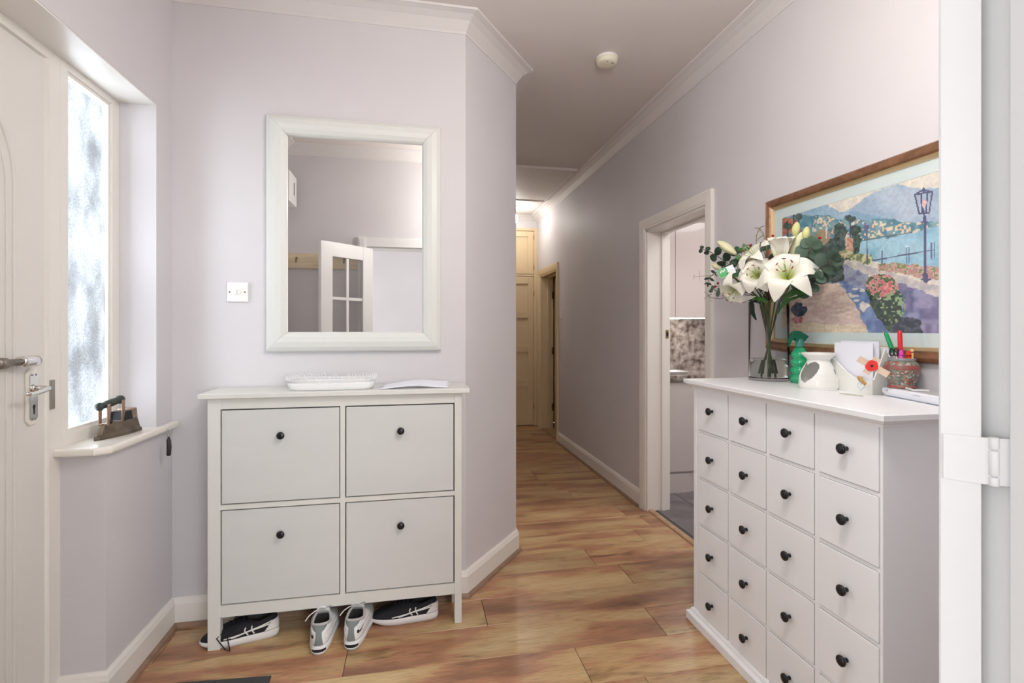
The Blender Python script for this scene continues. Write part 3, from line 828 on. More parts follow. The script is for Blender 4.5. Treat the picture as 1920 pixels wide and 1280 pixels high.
zs = IZ0 + np.arange(NY + 1) / NY * (IZ1 - IZ0)
o0 = WP[pc.name]
VX = np.full((NY + 1, NX + 1), XR - .0052 - o0.x); VY = np.tile(ys[None] - o0.y, (NY + 1, 1)); VZ = np.tile(zs[:, None] - o0.z, (1, NX + 1))
V = np.stack([VX, VY, VZ], -1).reshape(-1, 3)
idx = np.arange((NY + 1) * (NX + 1)).reshape(NY + 1, NX + 1)
F = np.stack([idx[:-1, :-1], idx[:-1, 1:], idx[1:, 1:], idx[1:, :-1]], -1).reshape(-1, 4)
me.vertices.add(len(V)); me.vertices.foreach_set('co', V.ravel())
me.loops.add(F.size); me.loops.foreach_set('vertex_index', F.ravel())
me.polygons.add(len(F)); me.polygons.foreach_set('loop_start', np.arange(len(F)) * 4)
me.update(calc_edges=True)
ca = me.color_attributes.new('print_colour', 'FLOAT_COLOR', 'CORNER')
cc = np.ones((len(F), 4, 4), np.float32); cc[:, :, :3] = lin.reshape(-1, 1, 3)
ca.data.foreach_set('color', cc.ravel())
mp_ = mat('art_print', (1, 1, 1), .5)
nn_ = mp_.node_tree.nodes; at_ = nn_.new('ShaderNodeVertexColor'); at_.layer_name = 'print_colour'
mp_.node_tree.links.new(at_.outputs[0], nn_['Principled BSDF'].inputs['Base Color'])
me.materials.append(mp_)
pr = bpy.data.objects.new('print', me); C.objects.link(pr); pr.parent = pc; WP[pr.name] = o0
# glazing over it
gm = bpy.data.materials.new('picture_glazing'); gm.use_nodes = True
n_, l_ = gm.node_tree.nodes, gm.node_tree.links; n_.remove(n_['Principled BSDF'])
t_ = n_.new('ShaderNodeBsdfTransparent'); g_ = n_.new('ShaderNodeBsdfGlossy'); g_.inputs['Roughness'].default_value = .02
x_ = n_.new('ShaderNodeMixShader'); x_.inputs[0].default_value = .05
l_.new(t_.outputs[0], x_.inputs[1]); l_.new(g_.outputs[0], x_.inputs[2]); l_.new(x_.outputs[0], n_['Material Output'].inputs[0])
MB().box((XR - .0075, PY0 + .042, PZ0 + .042), (XR - .009, PY1 - .042, PZ1 - .042)).build('glazing', gm, pc)

# ---------------------------------------------------------------- kitchen seen through the doorway
kb = thing('base_cabinet', 'glossy beige kitchen base cabinet standing beyond the doorway', 'kitchen cabinet', (1.95, 3.75, 0))
MB().box((KX0 + .002, 3.62, .15), (2.60, 4.11, .878)).build('body', M_KBASE, kb)
MB().box((KX0 + .004, 3.60, .165), (2.18, 3.619, .862)).build('door', M_KBASE, kb, bevel=.002)
MB().box((2.184, 3.60, .165), (2.597, 3.619, .862)).build('door', M_KBASE, kb, bevel=.002)
MB().box((KX0 + .002, 3.60, 0), (2.14, 3.63, .146)).box((2.145, 3.62, 0), (2.6, 3.64, .146)).build('plinth', M_KBASE, kb, bevel=.001)
M_STONE = mat('mottled_stone', (.42, .36, .32), .14, col2=(.08, .055, .045), vscale=19, coat=.3)
wt = MB().box((KX0 + .002, 3.575, .880), (2.62, 4.118, .920)).build('worktop', M_STONE, None, bevel=.002)
tag(wt, 'dark mottled stone kitchen worktop on the beige base cabinet', 'worktop')
sb = MB().box((KX0 + .002, 4.105, .921), (3.0, 4.119, 1.42)).build('splashback', M_STONE, None)
tag(sb, 'mottled grey-brown stone splashback behind the kitchen worktop', 'splashback')
kw = thing('wall_cabinet', 'glossy pale pink two-door kitchen wall cabinet above the worktop', 'kitchen cabinet', (2.3, 4.0, 1.385))
MB().box((1.922, 3.82, 1.385), (2.75, 4.118, 2.17)).build('body', M_KCAB, kw)
for a, b in ((1.924, 2.118), (2.122, 2.44), (2.444, 2.748)):
    MB().box((a, 3.80, 1.375), (b, 3.818, 2.168)).build('door', M_KCAB, kw, bevel=.0015)
kt = thing('wall_cabinet', 'narrow white boiler cupboard at the left edge of the kitchen doorway', 'kitchen cabinet', (1.85, 3.8, 1.33))
MB().box((KX0 + .004, 3.66, 1.40), (1.905, 4.117, 2.25)).build('body', mat('boiler_white', (.74, .72, .70), .15, coat=.4), kt, bevel=.004)
MB().box((KX0 + .014, 3.68, 1.362), (1.895, 4.05, 1.40)).build('base_tray', M_STEEL, kt, bevel=.003)
ul = MB().box((2.02, 3.86, 1.372), (2.45, 3.92, 1.3845)).build('strip_light', mat('lit_strip', (1, 1, 1), .3, emit=(1, .98, .94), estr=9), None, bevel=.002)
tag(ul, 'lit white strip light under the pink kitchen wall cabinet', 'light')
jg = thing('kitchen_jug', 'white jug standing on the kitchen worktop at the doorway edge', 'jug', (1.865, 3.70, .92))
MB().lathe([(.030, 0), (.034, .004), (.040, .09), (.043, .15), (.045, .17), (.041, .17), (.036, .02), (.0005, .012)], (1.865, 3.70, .92), 24, cap=False).build('body', M_PLASTIC, jg)
MB().tube([(1.909, 3.70, 1.06), (1.935, 3.70, 1.06), (1.94, 3.70, 1.02), (1.93, 3.70, .98), (1.902, 3.70, .97)], .005, 8).build('handle', M_PLASTIC, jg)
ds = thing('washing_up_tray', 'shallow white tray lying on the kitchen worktop', 'tray', (2.08, 3.78, .92))
ringm = MB()
ringm.grid([[(1.98, 3.70, .921), (2.16, 3.70, .921), (2.16, 3.86, .921), (1.98, 3.86, .921)], [(1.965, 3.685, .94), (2.175, 3.685, .94), (2.175, 3.875, .94), (1.965, 3.875, .94)], [(1.97, 3.69, .94), (2.17, 3.69, .94), (2.17, 3.87, .94), (1.97, 3.87, .94)], [(1.985, 3.705, .925), (2.155, 3.705, .925), (2.155, 3.855, .925), (1.985, 3.855, .925)]], closed=True, smooth=False, cap=True)
ringm.build('tray_body', M_PLASTIC, ds)

# ---------------------------------------------------------------- front door ironmongery
XS = XD - .004
M_DULL = mat('tarnished_steel', (0.30, 0.27, 0.23), 0.42, metal=1)
gb = thing('grab_bar', 'horizontal steel pull bar with a chrome end on the white front door', 'door handle', (XS, 1.7, 1.19))
zb = 1.183
MB().tube([(XS + .030, y, zb) for y in (1.30, 1.5, 1.735)], .0105, 16).build('bar', M_DULL, gb)
MB().lathe([(.0112, 0), (.0165, .002), (.0175, .010), (.0175, .040), (.0165, .066), (.012, .071), (.0005, .072)], (XS + .030, 1.733, zb), 24, axis=(0, 1, 0)).lathe([(.011, 0), (.011, .03)], (XS, 1.77, zb), 16, axis=(1, 0, 0)).build('end_fitting', M_CHROME, gb)
MB().lathe([(.0110, -.012), (.016, -.010), (.017, .0), (.016, .022), (.0112, .024)], (XS + .030, 1.655, zb), 20, axis=(0, 1, 0)).build('collar', M_DULL, gb)
MB().lathe([(.011, 0), (.011, .03)], (XS, 1.32, zb), 16, axis=(1, 0, 0)).build('end_fitting', M_CHROME, gb)
DH = .03; DY = .018
lh_ = thing('lever_handle', 'chrome lever handle on a long keyhole backplate on the white front door', 'door handle', (XS, 1.80, .95))
def face(y0, y1, z0, z1, ch):
    return [(y0 + ch, z0), (y1 - ch, z0), (y1, z0 + ch), (y1, z1 - ch), (y1 - ch, z1), (y0 + ch, z1), (y0, z1 - ch), (y0, z0 + ch)]
fr = ((XS, 0, 0), (0, 1, 0), (0, 0, 1), (1, 0, 0))
MB().prism(face(1.777, 1.829, .952, 1.128, .014), 0, .007, frame=fr).build('surround', mat('cream_plate', (.80, .77, .70), .3), lh_, bevel=.003)
MB().prism(face(1.786, 1.820, .966, 1.114, .008), .006, .010, frame=fr).build('backplate', M_CHROME, lh_, bevel=.001)
MB().prism([(1.8005, .985), (1.8055, .985), (1.8065, 1.003), (1.809, 1.008), (1.8065, 1.014), (1.803, 1.016), (1.7995, 1.014), (1.797, 1.008), (1.7995, 1.003)], .0098, .0104, frame=fr).build('keyhole', M_BLACK, lh_)
for y, z in ((1.795, 1.108), (1.811, 1.108), (1.795, .972), (1.811, .972)):
    MB().lathe([(.003, 0), (.003, .0012), (.0005, .0016)], (XS + .0098, y, z), 10, axis=(1, 0, 0)).build('screw', M_DULL, lh_)
pts = [(XS + .008, 1.803, 1.066), (XS + .035, 1.803, 1.066), (XS + .050, 1.800, 1.066), (XS + .054, 1.785, 1.064), (XS + .054, 1.755, 1.058), (XS + .054, 1.725, 1.056), (XS + .052, 1.700, 1.060)]
MB().tube(pts, [.009, .008, .008, .0085, .007, .0065, .005], 12).lathe([(.013, 0), (.013, .004), (.010, .008)], (XS + .009, 1.803, 1.066), 20, axis=(1, 0, 0)).build('lever', M_CHROME, lh_)

lh_.location.z += DH; lh_.location.y += DY
# ---------------------------------------------------------------- old iron on the sill
ir = thing('charcoal_iron', 'antique rusty charcoal iron with a black wooden handle on the window board', 'iron', (-1.075, 2.12, .885), (0, 0, 0))
A0 = onZ(182, 814, .885); A1 = onZ(268, 797, .885)
ax = Vector((A1.x - A0.x, A1.y - A0.y, 0)); Ln = ax.length; ax.normalize(); 
A0 = Vector((-1.100, 2.005, .885)); ax = Vector((.10, .99, 0)).normalized(); Ln = .170
ay = Vector((-ax.y, ax.x, 0))
M_IRON = mat('old_iron', (.20, .16, .12), .42, metal=.75, var=.35, vscale=25, bump=.3, bscale=80)
M_COPPER = mat('worn_copper_steel', (.52, .36, .27), .35, metal=.8, var=.3, vscale=20)
M_IRONBLK = mat('blackened_iron', (.02, .02, .022), .35, metal=.3)
M_DKWOOD = mat('dark_green_wood', (.035, .045, .035), .35)
def iframe(z): return (A0 + Vector((0, 0, z)), ax, ay, (0, 0, 1))
def hull(w, l0, l1, n=14):
    """pointed sole outline: tip at l0, square heel at l1"""
    up = [(l0 + (l1 - l0) * t, w * min(1, (t / .62)) ** .62 if t < .62 else w) for t in np.linspace(0, 1, n)]
    return up + [(a, -b) for a, b in reversed(up[1:])]
def hrow(w, l0, l1, z): return [A0 + ax * a + ay * b + Vector((0, 0, z)) for a, b in hull(w, l0, l1)]
MB().grid([hrow(.036, 0, Ln, 0), hrow(.037, -.001, Ln, .004), hrow(.036, .001, Ln, .012), hrow(.033, .006, Ln - .003, .014)], closed=True, smooth=False, cap=True).build('sole', M_IRON, ir)
MB().grid([hrow(.033, .010, Ln - .004, .014), hrow(.030, .018, Ln - .006, .032), hrow(.027, .028, Ln - .008, .044), hrow(.026, .032, Ln - .01, .046)], closed=True, smooth=False, cap=True).build('body', M_IRON, ir)
MB().grid([[A0 + ax * a + ay * b + Vector((0, 0, z)) for a, b, z in q] for q in ([(.100, -.026, .043), (Ln - .008, -.026, .043), (Ln - .008, .026, .043), (.100, .026, .043)], [(.106, -.022, .075), (Ln - .012, -.022, .075), (Ln - .012, .022, .075), (.106, .022, .075)])], closed=True, smooth=False, cap=True).build('fire_box', M_IRONBLK, ir, bevel=.003)
MB().grid([[A0 + ax * a + ay * b + Vector((0, 0, z)) for a, b, z in q] for q in ([(Ln - .032, -.0265, .030), (Ln - .002, -.0265, .030), (Ln - .002, .0265, .030), (Ln - .032, .0265, .030)], [(Ln - .030, -.0235, .080), (Ln - .004, -.0235, .080), (Ln - .004, .0235, .080), (Ln - .030, .0235, .080)])], closed=True, smooth=False, cap=True).build('rear_shield', M_COPPER, ir, bevel=.003)
def strap(a, w, z1):
    rows = []
    for t in np.linspace(0, PI, 17):
        y = -w * math.cos(t) ; z = z1 - (z1 - .040) * (math.sin(t) ** .55)
        rows.append([A0 + ax * (a + d) + ay * (y * (1)) + Vector((0, 0, z)) for d in (-.008, .008)])
    return rows
for a in (.044, .100):
    mb = MB(); z1 = .100 + a * .10
    for sg in (-1, 1):
        mb.obox(A0 + ax * a + ay * sg * (.013 if a < .06 else .021) + Vector((0, 0, (.044 + z1) / 2)), ax * .007, ay * .0013, (0, 0, (z1 - .044) / 2 + .004))
    mb.obox(A0 + ax * a + Vector((0, 0, .0455)), ax * .007, ay * (.014 if a < .06 else .022), (0, 0, .0015))
    mb.build('handle_bracket', M_COPPER, ir, bevel=.0006)
MB().lathe([(.004, -.004), (.012, 0), (.0135, .006), (.0095, .014), (.0115, .035), (.0125, .06), (.0105, .088), (.0145, .098), (.013, .106), (.004, .110)], A0 + ax * .018 + Vector((0, 0, .103)), 20, axis=tuple((ax + Vector((0, 0, .10))).normalized())).build('handle', M_DKWOOD, ir)
MB().tube([A0 + ax * .044 + ay * -.016 + Vector((0, 0, .104)), A0 + ax * .044 + ay * .016 + Vector((0, 0, .103))], .003, 8).build('handle_pin', M_STEEL, ir)
MB().lathe([(.004, 0), (.006, .006), (.007, .012), (.004, .016)], A0 + ax * .052 + ay * -.012 + Vector((0, 0, .044)), 12).build('latch_knob', M_IRONBLK, ir)
ir.scale = (1.14, 1.14, 1.14); ir.location.y += .030
# ---------------------------------------------------------------- key on a cord over the board edge
ks = thing('hanging_keys', 'small bunch of dark keys hanging from a hook on the window board edge', 'keys', (-.985, 2.29, .76))
kx, ky_, = -.9865, 2.275
MB().tube([(kx + .002, ky_, .872), (kx + .008, ky_, .874), (kx + .010, ky_, .868), (kx + .007, ky_, .862)], .0012, 6).build('hook', M_STEEL, ks)
MB().tube([(kx + .008, ky_, .868), (kx + .010, ky_ + .006, .85), (kx + .009, ky_, .838), (kx + .007, ky_ - .006, .85), (kx + .008, ky_, .867)], .0012, 6).build('ring', M_STEEL, ks)
MB().tube([(kx + .009, ky_, .842), (kx + .009, ky_ - .001, .828), (kx + .010, ky_ + .001, .80), (kx + .009, ky_, .768), (kx + .009, ky_, .764)], [.003, .0075, .0085, .008, .004], 10).build('fob', mat('dark_leather', (.03, .022, .024), .5), ks)
MB().tube([(kx + .008, ky_ + .004, .84), (kx + .007, ky_ + .012, .82), (kx + .007, ky_ + .016, .80)], .0022, 6).build('key', M_STEEL, ks)

# ---------------------------------------------------------------- lace-edged tray and folded letter on the shoe cabinet
tr = thing('lace_tray', 'white metal tray with a pierced lace edge on the shoe cabinet', 'tray', (-.345, 2.285, 1.024))
TL = mat('white_enamel', (.86, .86, .86), .35)
cxt, cyt = -.343, 2.285
def trow(hw, hd, z, n=120, wav=0.0, ph=0):
    r = []
    for k in range(n):
        a = 2 * PI * k / n
        c, s_ = math.cos(a), math.sin(a)
        e = .55
        r.append((cxt + hw * math.copysign(abs(c) ** e, c), cyt + hd * math.copysign(abs(s_) ** e, s_), 1.024 + z + wav * abs(math.sin(k * PI / 6 + ph))))
    return r
rows = [trow(.165, .075, .001), trow(.169, .079, .002), trow(.174, .083, .016), trow(.1765, .085, .024), trow(.179, .0875, .033)]
MB().grid([[(cxt, cyt, 1.026)] * 120, trow(.164, .074, .002)] , closed=True).grid(rows, closed=True).build('pan', TL, tr, solid=.0016)
# lattice of the pierced rim: two crossing wires and a scalloped edge of small rings
mb = MB()
def rimpt(k, n, z):
    t = z / .056; q = trow(.1765 + .006 * t, .085 + .006 * t, z, n)
    return q[k % n]
nA = 120
zig = [[], []]
R0, R1 = trow(.179, .0875, .033, nA), trow(.1825, .091, .043, nA)
for k in range(nA + 1):
    zig[0].append(R0[k % nA] if k % 2 == 0 else R1[k % nA]); zig[1].append(R1[k % nA] if k % 2 == 0 else R0[k % nA])
for z_ in zig: mb.tube(z_, .0018, 5, cap=False)
R2 = trow(.181, .0892, .038, nA); mb.tube(R2 + [R2[0]], .0012, 5, cap=False)
mb.tube(R1 + [R1[0]], .0016, 5, cap=False)
mb.build('lattice_rim', TL, tr, kind='stuff')
mb = MB(); R3 = trow(.1835, .092, .047, 60)
for k in range(60):
    p = Vector(R3[k]); q = (Vector(R3[(k + 1) % 60]) - Vector(R3[k - 1])).normalized()
    big = k % 3 == 1; rr = .0078 if big else .0055
    mb.tube([p + q * rr * math.cos(a) + Vector((0, 0, rr * .9 + rr * math.sin(a) - .004)) for a in np.linspace(0, 2 * PI, 11)], .0013, 5, cap=False)
mb.build('scalloped_edge', TL, tr, kind='stuff')
ev = thing('folded_letter', 'folded white paper lying on the right of the shoe cabinet top', 'paper', (.02, 2.28, 1.0245))
M_PAPER = mat('white_paper', (.80, .81, .88), .6)
def sheet(x0, x1, y0, y1, sk_, zf, n=16):
    rows = []
    for i in range(n + 1):
        t = i / n; row = []
        for j in range(7):
            s_ = j / 6
            row.append((x0 + (x1 - x0) * t + sk_ * s_, y0 + (y1 - y0) * s_ + .012 * t, 1.0255 + zf(t, s_)))
        rows.append(row)
    return MB().grid(rows)
sheet(-.152, .150, 2.200, 2.30, .012, lambda t, s_: .010 * math.sin(PI * t) ** 2 + .004 * s_ + .010 * s_ * t).build('sheet', M_PAPER, ev, solid=.0008)
sheet(-.140, .146, 2.206, 2.305, .014, lambda t, s_: .0115 * math.sin(PI * t) ** 2 + .0105 * s_ + .010 * s_ * t + .0015).build('sheet', M_PAPER, ev, solid=.0008)

# ---------------------------------------------------------------- shoes
def shoe_surf(L, dims):
    (hw, bw, soleh, soleT, collar, front, yb0, yb1, tw) = dims
    def W(t): 
        a = hw + (bw - hw) * (1 / (1 + math.exp(-(t - .42) * 11)))
        return a - .004 * math.exp(-((t - .42) / .13) ** 2)
    def B(th, z=None, off=0):
        y = L / 2 * (1 - math.cos(th)); t = y / L
        x = math.copysign(abs(math.sin(th)) ** .72, math.sin(th)) * (W(t) + off)
        y = y + off * -math.cos(th)
        zz = soleh + (soleT - soleh) * t
        return Vector((x, y, zz if z is None else z * (zz) + (.012 * max(0, t - .78) / .22 * (1 - z))))
    def T(th):
        c = math.cos(th)
        y = (yb0 + yb1) / 2 - (yb1 - yb0) / 2 * c
        x = math.copysign(abs(math.sin(th)) ** .8, math.sin(th)) * tw
        z = collar * (.82 + .18 * abs(c)) if c > 0 else collar * .82 + (front - collar * .82) * abs(c)
        return Vector((x, y, z))
    def SF(th, k, off=0.0):
        b, t = B(th), T(th)
        toe = max(0, -math.cos(th))
        cx = b.x * (1.04 - .10 * toe) ; cy = b.y + (t.y - b.y) * (.02 + .10 * toe)
        cz = b.z + (t.z - b.z) * (.60 - .12 * toe)
        if toe < .01: cy = b.y - .004 * math.cos(th)
        c = Vector((cx, cy, cz))
        p = b * (1 - k) ** 2 + c * 2 * k * (1 - k) + t * k * k
        if off:
            e = .01
            du = SF(th + e, k) - SF(th - e, k); dv = SF(th, min(1, k + e)) - SF(th, max(0, k - e))
            nn = du.cross(dv)
            if nn.length > 1e-12:
                nn.normalize()
                cen = Vector((0, L * .4, b.z * .5))
                if nn.dot(p - cen) < 0: nn = -nn
                p = p + nn * off
        return p
    return B, T, SF
def make_shoe(name, label, group, L, dims, mu, ms, ml, loc, rz):
    t = thing(name, label, 'shoe', loc, (0, 0, rz), group)
    B, T, SF = shoe_surf(L, dims)
    N = 48; th = [2 * PI * k / N for k in range(N)]
    MB().grid([[SF(a, k / 10) for a in th] for k in range(11)], closed=True).build('upper', mu, t, local=True, solid=.003)
    rows = [[B(a, 0, -.006) for a in th], [B(a, 0.05, .000) for a in th], [B(a, .45, .005) for a in th], [B(a, .85, .004) for a in th], [B(a, 1.02, .001) for a in th], [B(a, 1.0, -.004) for a in th]]
    MB().grid(rows, closed=True, cap=True).build('sole', ms, t, local=True)
    rows = []
    for k in range(7):
        f = k / 6; row = []
        for a in th:
            p = T(a); c = Vector((0, (dims[6] + dims[7]) / 2, 0))
            s_ = .95 - .10 * math.sin(PI * f) if f < .9 else .8
            q = c + (p - c) * s_; q.z = (p.z + .002) * (1 - f) + (dims[2] + .006) * f
            row.append(q)
        rows.append(row)
    rows.append([Vector((0, (dims[6] + dims[7]) / 2, dims[2] + .006))] * N)
    MB().grid(rows, closed=True).build('lining', ml, t, local=True)
    rows = []
    return t, B, T, SF
def patch(SF, ths, ks, off=.0022, shape=None):
    return MB().grid([[SF(a, k, off) for a in ths] for k in ks])
M_SHW = mat('white_leather', (.80, .80, .79), .42, bump=.1, bscale=60)
M_SHG = mat('grey_mesh', (.20, .225, .225), .8, bump=.4, bscale=400)
M_SHI = mat('shoe_lining_dark', (.045, .040, .04), .9)
M_SHC = mat('shoe_collar_grey', (.46, .44, .44), .85)
M_SHB = mat('black_knit', (.014, .014, .018), .85, bump=.4, bscale=300)
M_SOLE = mat('white_foam_sole', (.74, .72, .71), .6, bump=.1, bscale=60)
M_LACE = mat('lace_white', (.78, .77, .76), .8)
dimW = (.043, .054, .036, .026, .108, .108, .024, .140, .034)
for side, (tx, ty) in ((-1, (597, 1230)), (1, (658, 1221))):
    g = onZ(tx, ty, 0)
    rz = .03 if side < 0 else -.10
    lab = 'white trainer with grey heel strip, heel forward, ' + ('left one of the middle pair' if side < 0 else 'right one of the middle pair')
    t, B, T, SF = make_shoe('trainer', lab, None, .300, dimW, M_SHW, M_SHW, M_SHI, (g.x, g.y + .004, 0), rz)
    # padded collar roll
    N = 40
    MB().tube([T(2 * PI * k / N) + Vector((0, 0, 0)) for k in range(N + 1)], .0055, 8, cap=False).build('collar', M_SHC, t, local=True)
    # grey heel strip: a T that widens at the collar and the foot
    rows = []
    for k in np.linspace(.06, .97, 22):
        w = .15 + .09 * max(0, (.4 - k) / .4) + (.62 * max(0, (k - .66) / .31) ** .8 if k > .66 else 0)
        rows.append([SF(a, k, .0028) for a in np.linspace(-w, w, 9)])
    MB().grid(rows).build('heel_strip', M_SHG, t, local=True, solid=.0012)
    # padded side panels ridges
    for kk in (.30, .62):
        for sg in (-1, 1):
            MB().tube([SF(sg * a, kk + .10 * math.sin((a - .4) * 1.2), .0015) for a in np.linspace(.42, 2.4, 18)], .0022, 6).build('overlay_seam', M_SHW, t, local=True)
    # side tick mark
    tick = [(0, .52), (.06, .46), (.13, .45), (.24, .50), (.40, .62), (.24, .545), (.15, .53), (.10, .545), (.07, .60), (.03, .58)]
    q = []
    for a, k in tick:
        q.append(SF(side * (.34 + a * 1.5), .30 + (k - .45) * 1.45, .0030))
    mb = MB(); mb.add(q, [tuple(range(len(q)))]); mb.build('side_mark', M_BLACK, t, local=True, solid=.0008)
    # air window in the heel of the sole
    rows = [[B(a, z, .0062) for a in np.linspace(-.46, .46, 13)] for z in (.42, .52, .68, .76)]
    rows = [[p + Vector((0, 0, (.0015 if i > 1 else -.0015) * math.cos(j / 12 * PI - PI / 2))) for j, p in enumerate(r)] for i, r in enumerate(rows)]
    MB().grid(rows).build('air_window', M_BLACK, t, local=True, solid=.001)
    r2 = rows[0] + rows[3][::-1]
    MB().tube([p for p in rows[0]] + [p for p in rows[3][::-1]] + [rows[0][0]], .0018, 6).build('window_rim', M_SHW, t, local=True)
    # tongue and laces
    tg = []
    for y, z, w in ((.125, .100, .026), (.118, .118, .027), (.112, .130, .024), (.108, .134, .012)):
        tg.append([(x * w, y + .006 * x * x, z - .006 * x * x) for x in np.linspace(-1, 1, 7)])
    MB().grid(tg).build('tongue', M_SHW, t, local=True, solid=.006)
    for i in range(4):
        f = i / 3
        p0, p1 = SF(PI - .55 + .2 * f, .93 - .2 * f, .003), SF(PI + .55 - .2 * f, .93 - .2 * f, .003)
        mid = (p0 + p1) / 2 + Vector((0, 0, .008))
        MB().tube([p0, p0.lerp(mid, .6) + Vector((0, 0, .003)), mid, p1.lerp(mid, .6) + Vector((0, 0, .003)), p1], .003, 6).build('lace', M_LACE, t, local=True)
    MB().tube([(-.01, .13, .112), (-.03, .11, .118), (-.05, .09, .112), (-.062, .075, .100)], .0022, 6).build('lace', M_LACE, t, local=True)
    MB().tube([(.01, .13, .112), (.02, .10, .135), (.035, .098, .14), (.03, .12, .125), (.01, .13, .115)], .0022, 6).build('lace', M_LACE, t, local=True)
dimB = (.037, .048, .036, .026, .094, .090, .014, .120, .030)
for which in (0, 1):
    if which == 0:
        h, q = onZ(520, 1190, 0), onZ(383, 1213, 0); lab = 'black running shoe with white stripes, tucked behind the left cabinet leg'
    else:
        h, q = onZ(820, 1158, 0), onZ(703, 1168, 0); lab = 'black running shoe with white stripes, nearest the right cabinet leg'
    d = Vector((q.x - h.x, q.y - h.y, 0)); 
    h.y += .012
    rz = math.atan2(-d.x, d.y)
    L = .285
    t, B, T, SF = make_shoe('running_shoe', lab, None, L, dimB, M_SHB, M_SOLE, M_SHI, (h.x, h.y, 0), rz)
    vis = 1
    vs = -1 if True else 1
    # side facing the room: local x sign whose world direction has -Y
    sx = 1 if Matrix.Rotation(rz, 3, 'Z') @ Vector((1, 0, 0)) @ Vector((0, -1, 0)) > 0 else -1
    def stripe(p0, p1, w, nm='stripe'):
        pts = [(p0[0] + (p1[0] - p0[0]) * f, p0[1] + (p1[1] - p0[1]) * f) for f in np.linspace(0, 1, 9)]
        MB().tube([SF(sx * a, k, .002) for a, k in pts], w, 6).build(nm, M_LACE, t, local=True)
    for sgn in (1, -1):
        sxx = sx * sgn
        for p0, p1, w in (((.55, .60), (1.75, .10), .0030), ((.60, .42), (1.95, .10), .0026), ((1.15, .06), (1.45, .72), .0028), ((1.32, .06), (1.68, .70), .0028)):
            pts = [(p0[0] + (p1[0] - p0[0]) * f, p0[1] + (p1[1] - p0[1]) * f + .06 * math.sin(PI * f)) for f in np.linspace(0, 1, 12)]
            MB().tube([SF(sxx * a, k, .0015) for a, k in pts], w, 6).build('stripe', M_LACE, t, local=True)
    # white heel clip rising behind the heel
    rows = [[SF(a * (1 - .5 * k), k, .003) for a in np.linspace(-.85, .85, 15)] for k in np.linspace(0, .62, 8)]
    MB().grid(rows).build('heel_clip', M_SOLE, t, local=True, solid=.003)
    for i in range(4):
        f = i / 3
        p0, p1 = SF(PI - .5 + .2 * f, .95 - .2 * f, .002), SF(PI + .5 - .2 * f, .95 - .2 * f, .002)
        MB().tube([p0, (p0 + p1) / 2 + Vector((0, 0, .008)), p1], .003, 6).build('lace', M_SHB, t, local=True)
    if which == 0:
        MB().tube([SF(sx * 2.55, .9, .004), SF(sx * 2.3, .6, .012), SF(sx * 2.2, .25, .014), Vector((sx * .062, .185, .004)), Vector((sx * .075, .165, .003)), SF(sx * 1.9, .3, .014), SF(sx * 2.3, .85, .006)], .0025, 6).build('lace', M_SHB, t, local=True)
# doormat just reaching into the picture
c0 = onZ(509, 1269, 0)
M_DM = mat('dark_doormat', (.06, .062, .065), .95, bump=.8, bscale=400)
dm = MB().prism([(c0.x, c0.y), (c0.x + .01, c0.y - .62), (c0.x - .46, c0.y - .64), (c0.x - .46, c0.y + .035)], 0.0, .007).build('doormat', M_DM, None, bevel=.002)
tag(dm, 'dark grey doormat whose corner shows at the lower left edge of the floor', 'doormat')

# ---------------------------------------------------------------- on the chest of drawers
ZT = 1.060
# glass vase with water
VX_, VY_ = 1.517, 1.928
va = thing('glass_vase', 'tall clear cylindrical glass vase of cut flowers on the chest of drawers', 'vase', (VX_, VY_, ZT))
M_VG = mat('vase_glass', (1, 1, 1), 0.0, trans=1, ior=1.22)
rv, hv = .080, .340
MB().lathe([(0.0005, 0), (rv - .004, 0), (rv, .004), (rv, hv - .002), (rv - .0015, hv), (rv - .003, hv - .002), (rv - .0035, .016), (rv - .008, .012), (.0005, .012)], (VX_, VY_, ZT), 48, cap=False).build('vase_body', M_VG, va)
MB().lathe([(.0005, .0125), (rv - .0085, .0125), (rv - .0045, .017), (rv - .0045, .086), (.0005, .086)], (VX_, VY_, ZT), 48, cap=False).build('water', mat('vase_water', (.93, .97, .90), 0.0, trans=1, ior=1.33), va)
V0 = Vector((VX_, VY_, ZT))
M_STEM = mat('green_stem', (.075, .15, .04), .5, var=.3, vscale=30)
M_STEM2 = mat('woody_stem', (.10, .085, .05), .6)
M_GREEN = mat('lily_leaf_green', (.045, .17, .035), .4, var=.25, vscale=20)
M_EUC = mat('eucalyptus_leaf', (.085, .145, .095), .55, var=.3, vscale=25)
M_EUCD = mat('eucalyptus_leaf_dark', (.035, .07, .045), .5, var=.3, vscale=25)
def petal_mat():
    m = mat('lily_petal', (.86, .84, .76), .45)
    n, l = m.node_tree.nodes, m.node_tree.links
    tc = n.new('ShaderNodeTexCoord'); sp = n.new('ShaderNodeSeparateXYZ'); l.new(tc.outputs['Object'], sp.inputs[0])
    ln = n.new('ShaderNodeVectorMath'); ln.operation = 'LENGTH'; l.new(tc.outputs['Object'], ln.inputs[0])
    r = n.new('ShaderNodeValToRGB'); e = r.color_ramp.elements
    e[0].position = .018; e[0].color = (.55, .60, .18, 1); e[1].position = .060; e[1].color = (.84, .82, .73, 1)
    l.new(ln.outputs['Value'], r.inputs[0]); l.new(r.outputs[0], n['Principled BSDF'].inputs['Base Color'])
    n['Principled BSDF'].inputs['Subsurface Weight'].default_value = .15
    n['Principled BSDF'].inputs['Subsurface Radius'].default_value = (.01, .008, .005)
    return m
M_PETAL = petal_mat()
M_BUD = mat('lily_bud', (.62, .64, .26), .45, var=.2, vscale=15)
M_ANTH = mat('red_brown_anther', (.25, .045, .03), .6)
M_BERRY = mat('red_berry', (.28, .012, .015), .25)
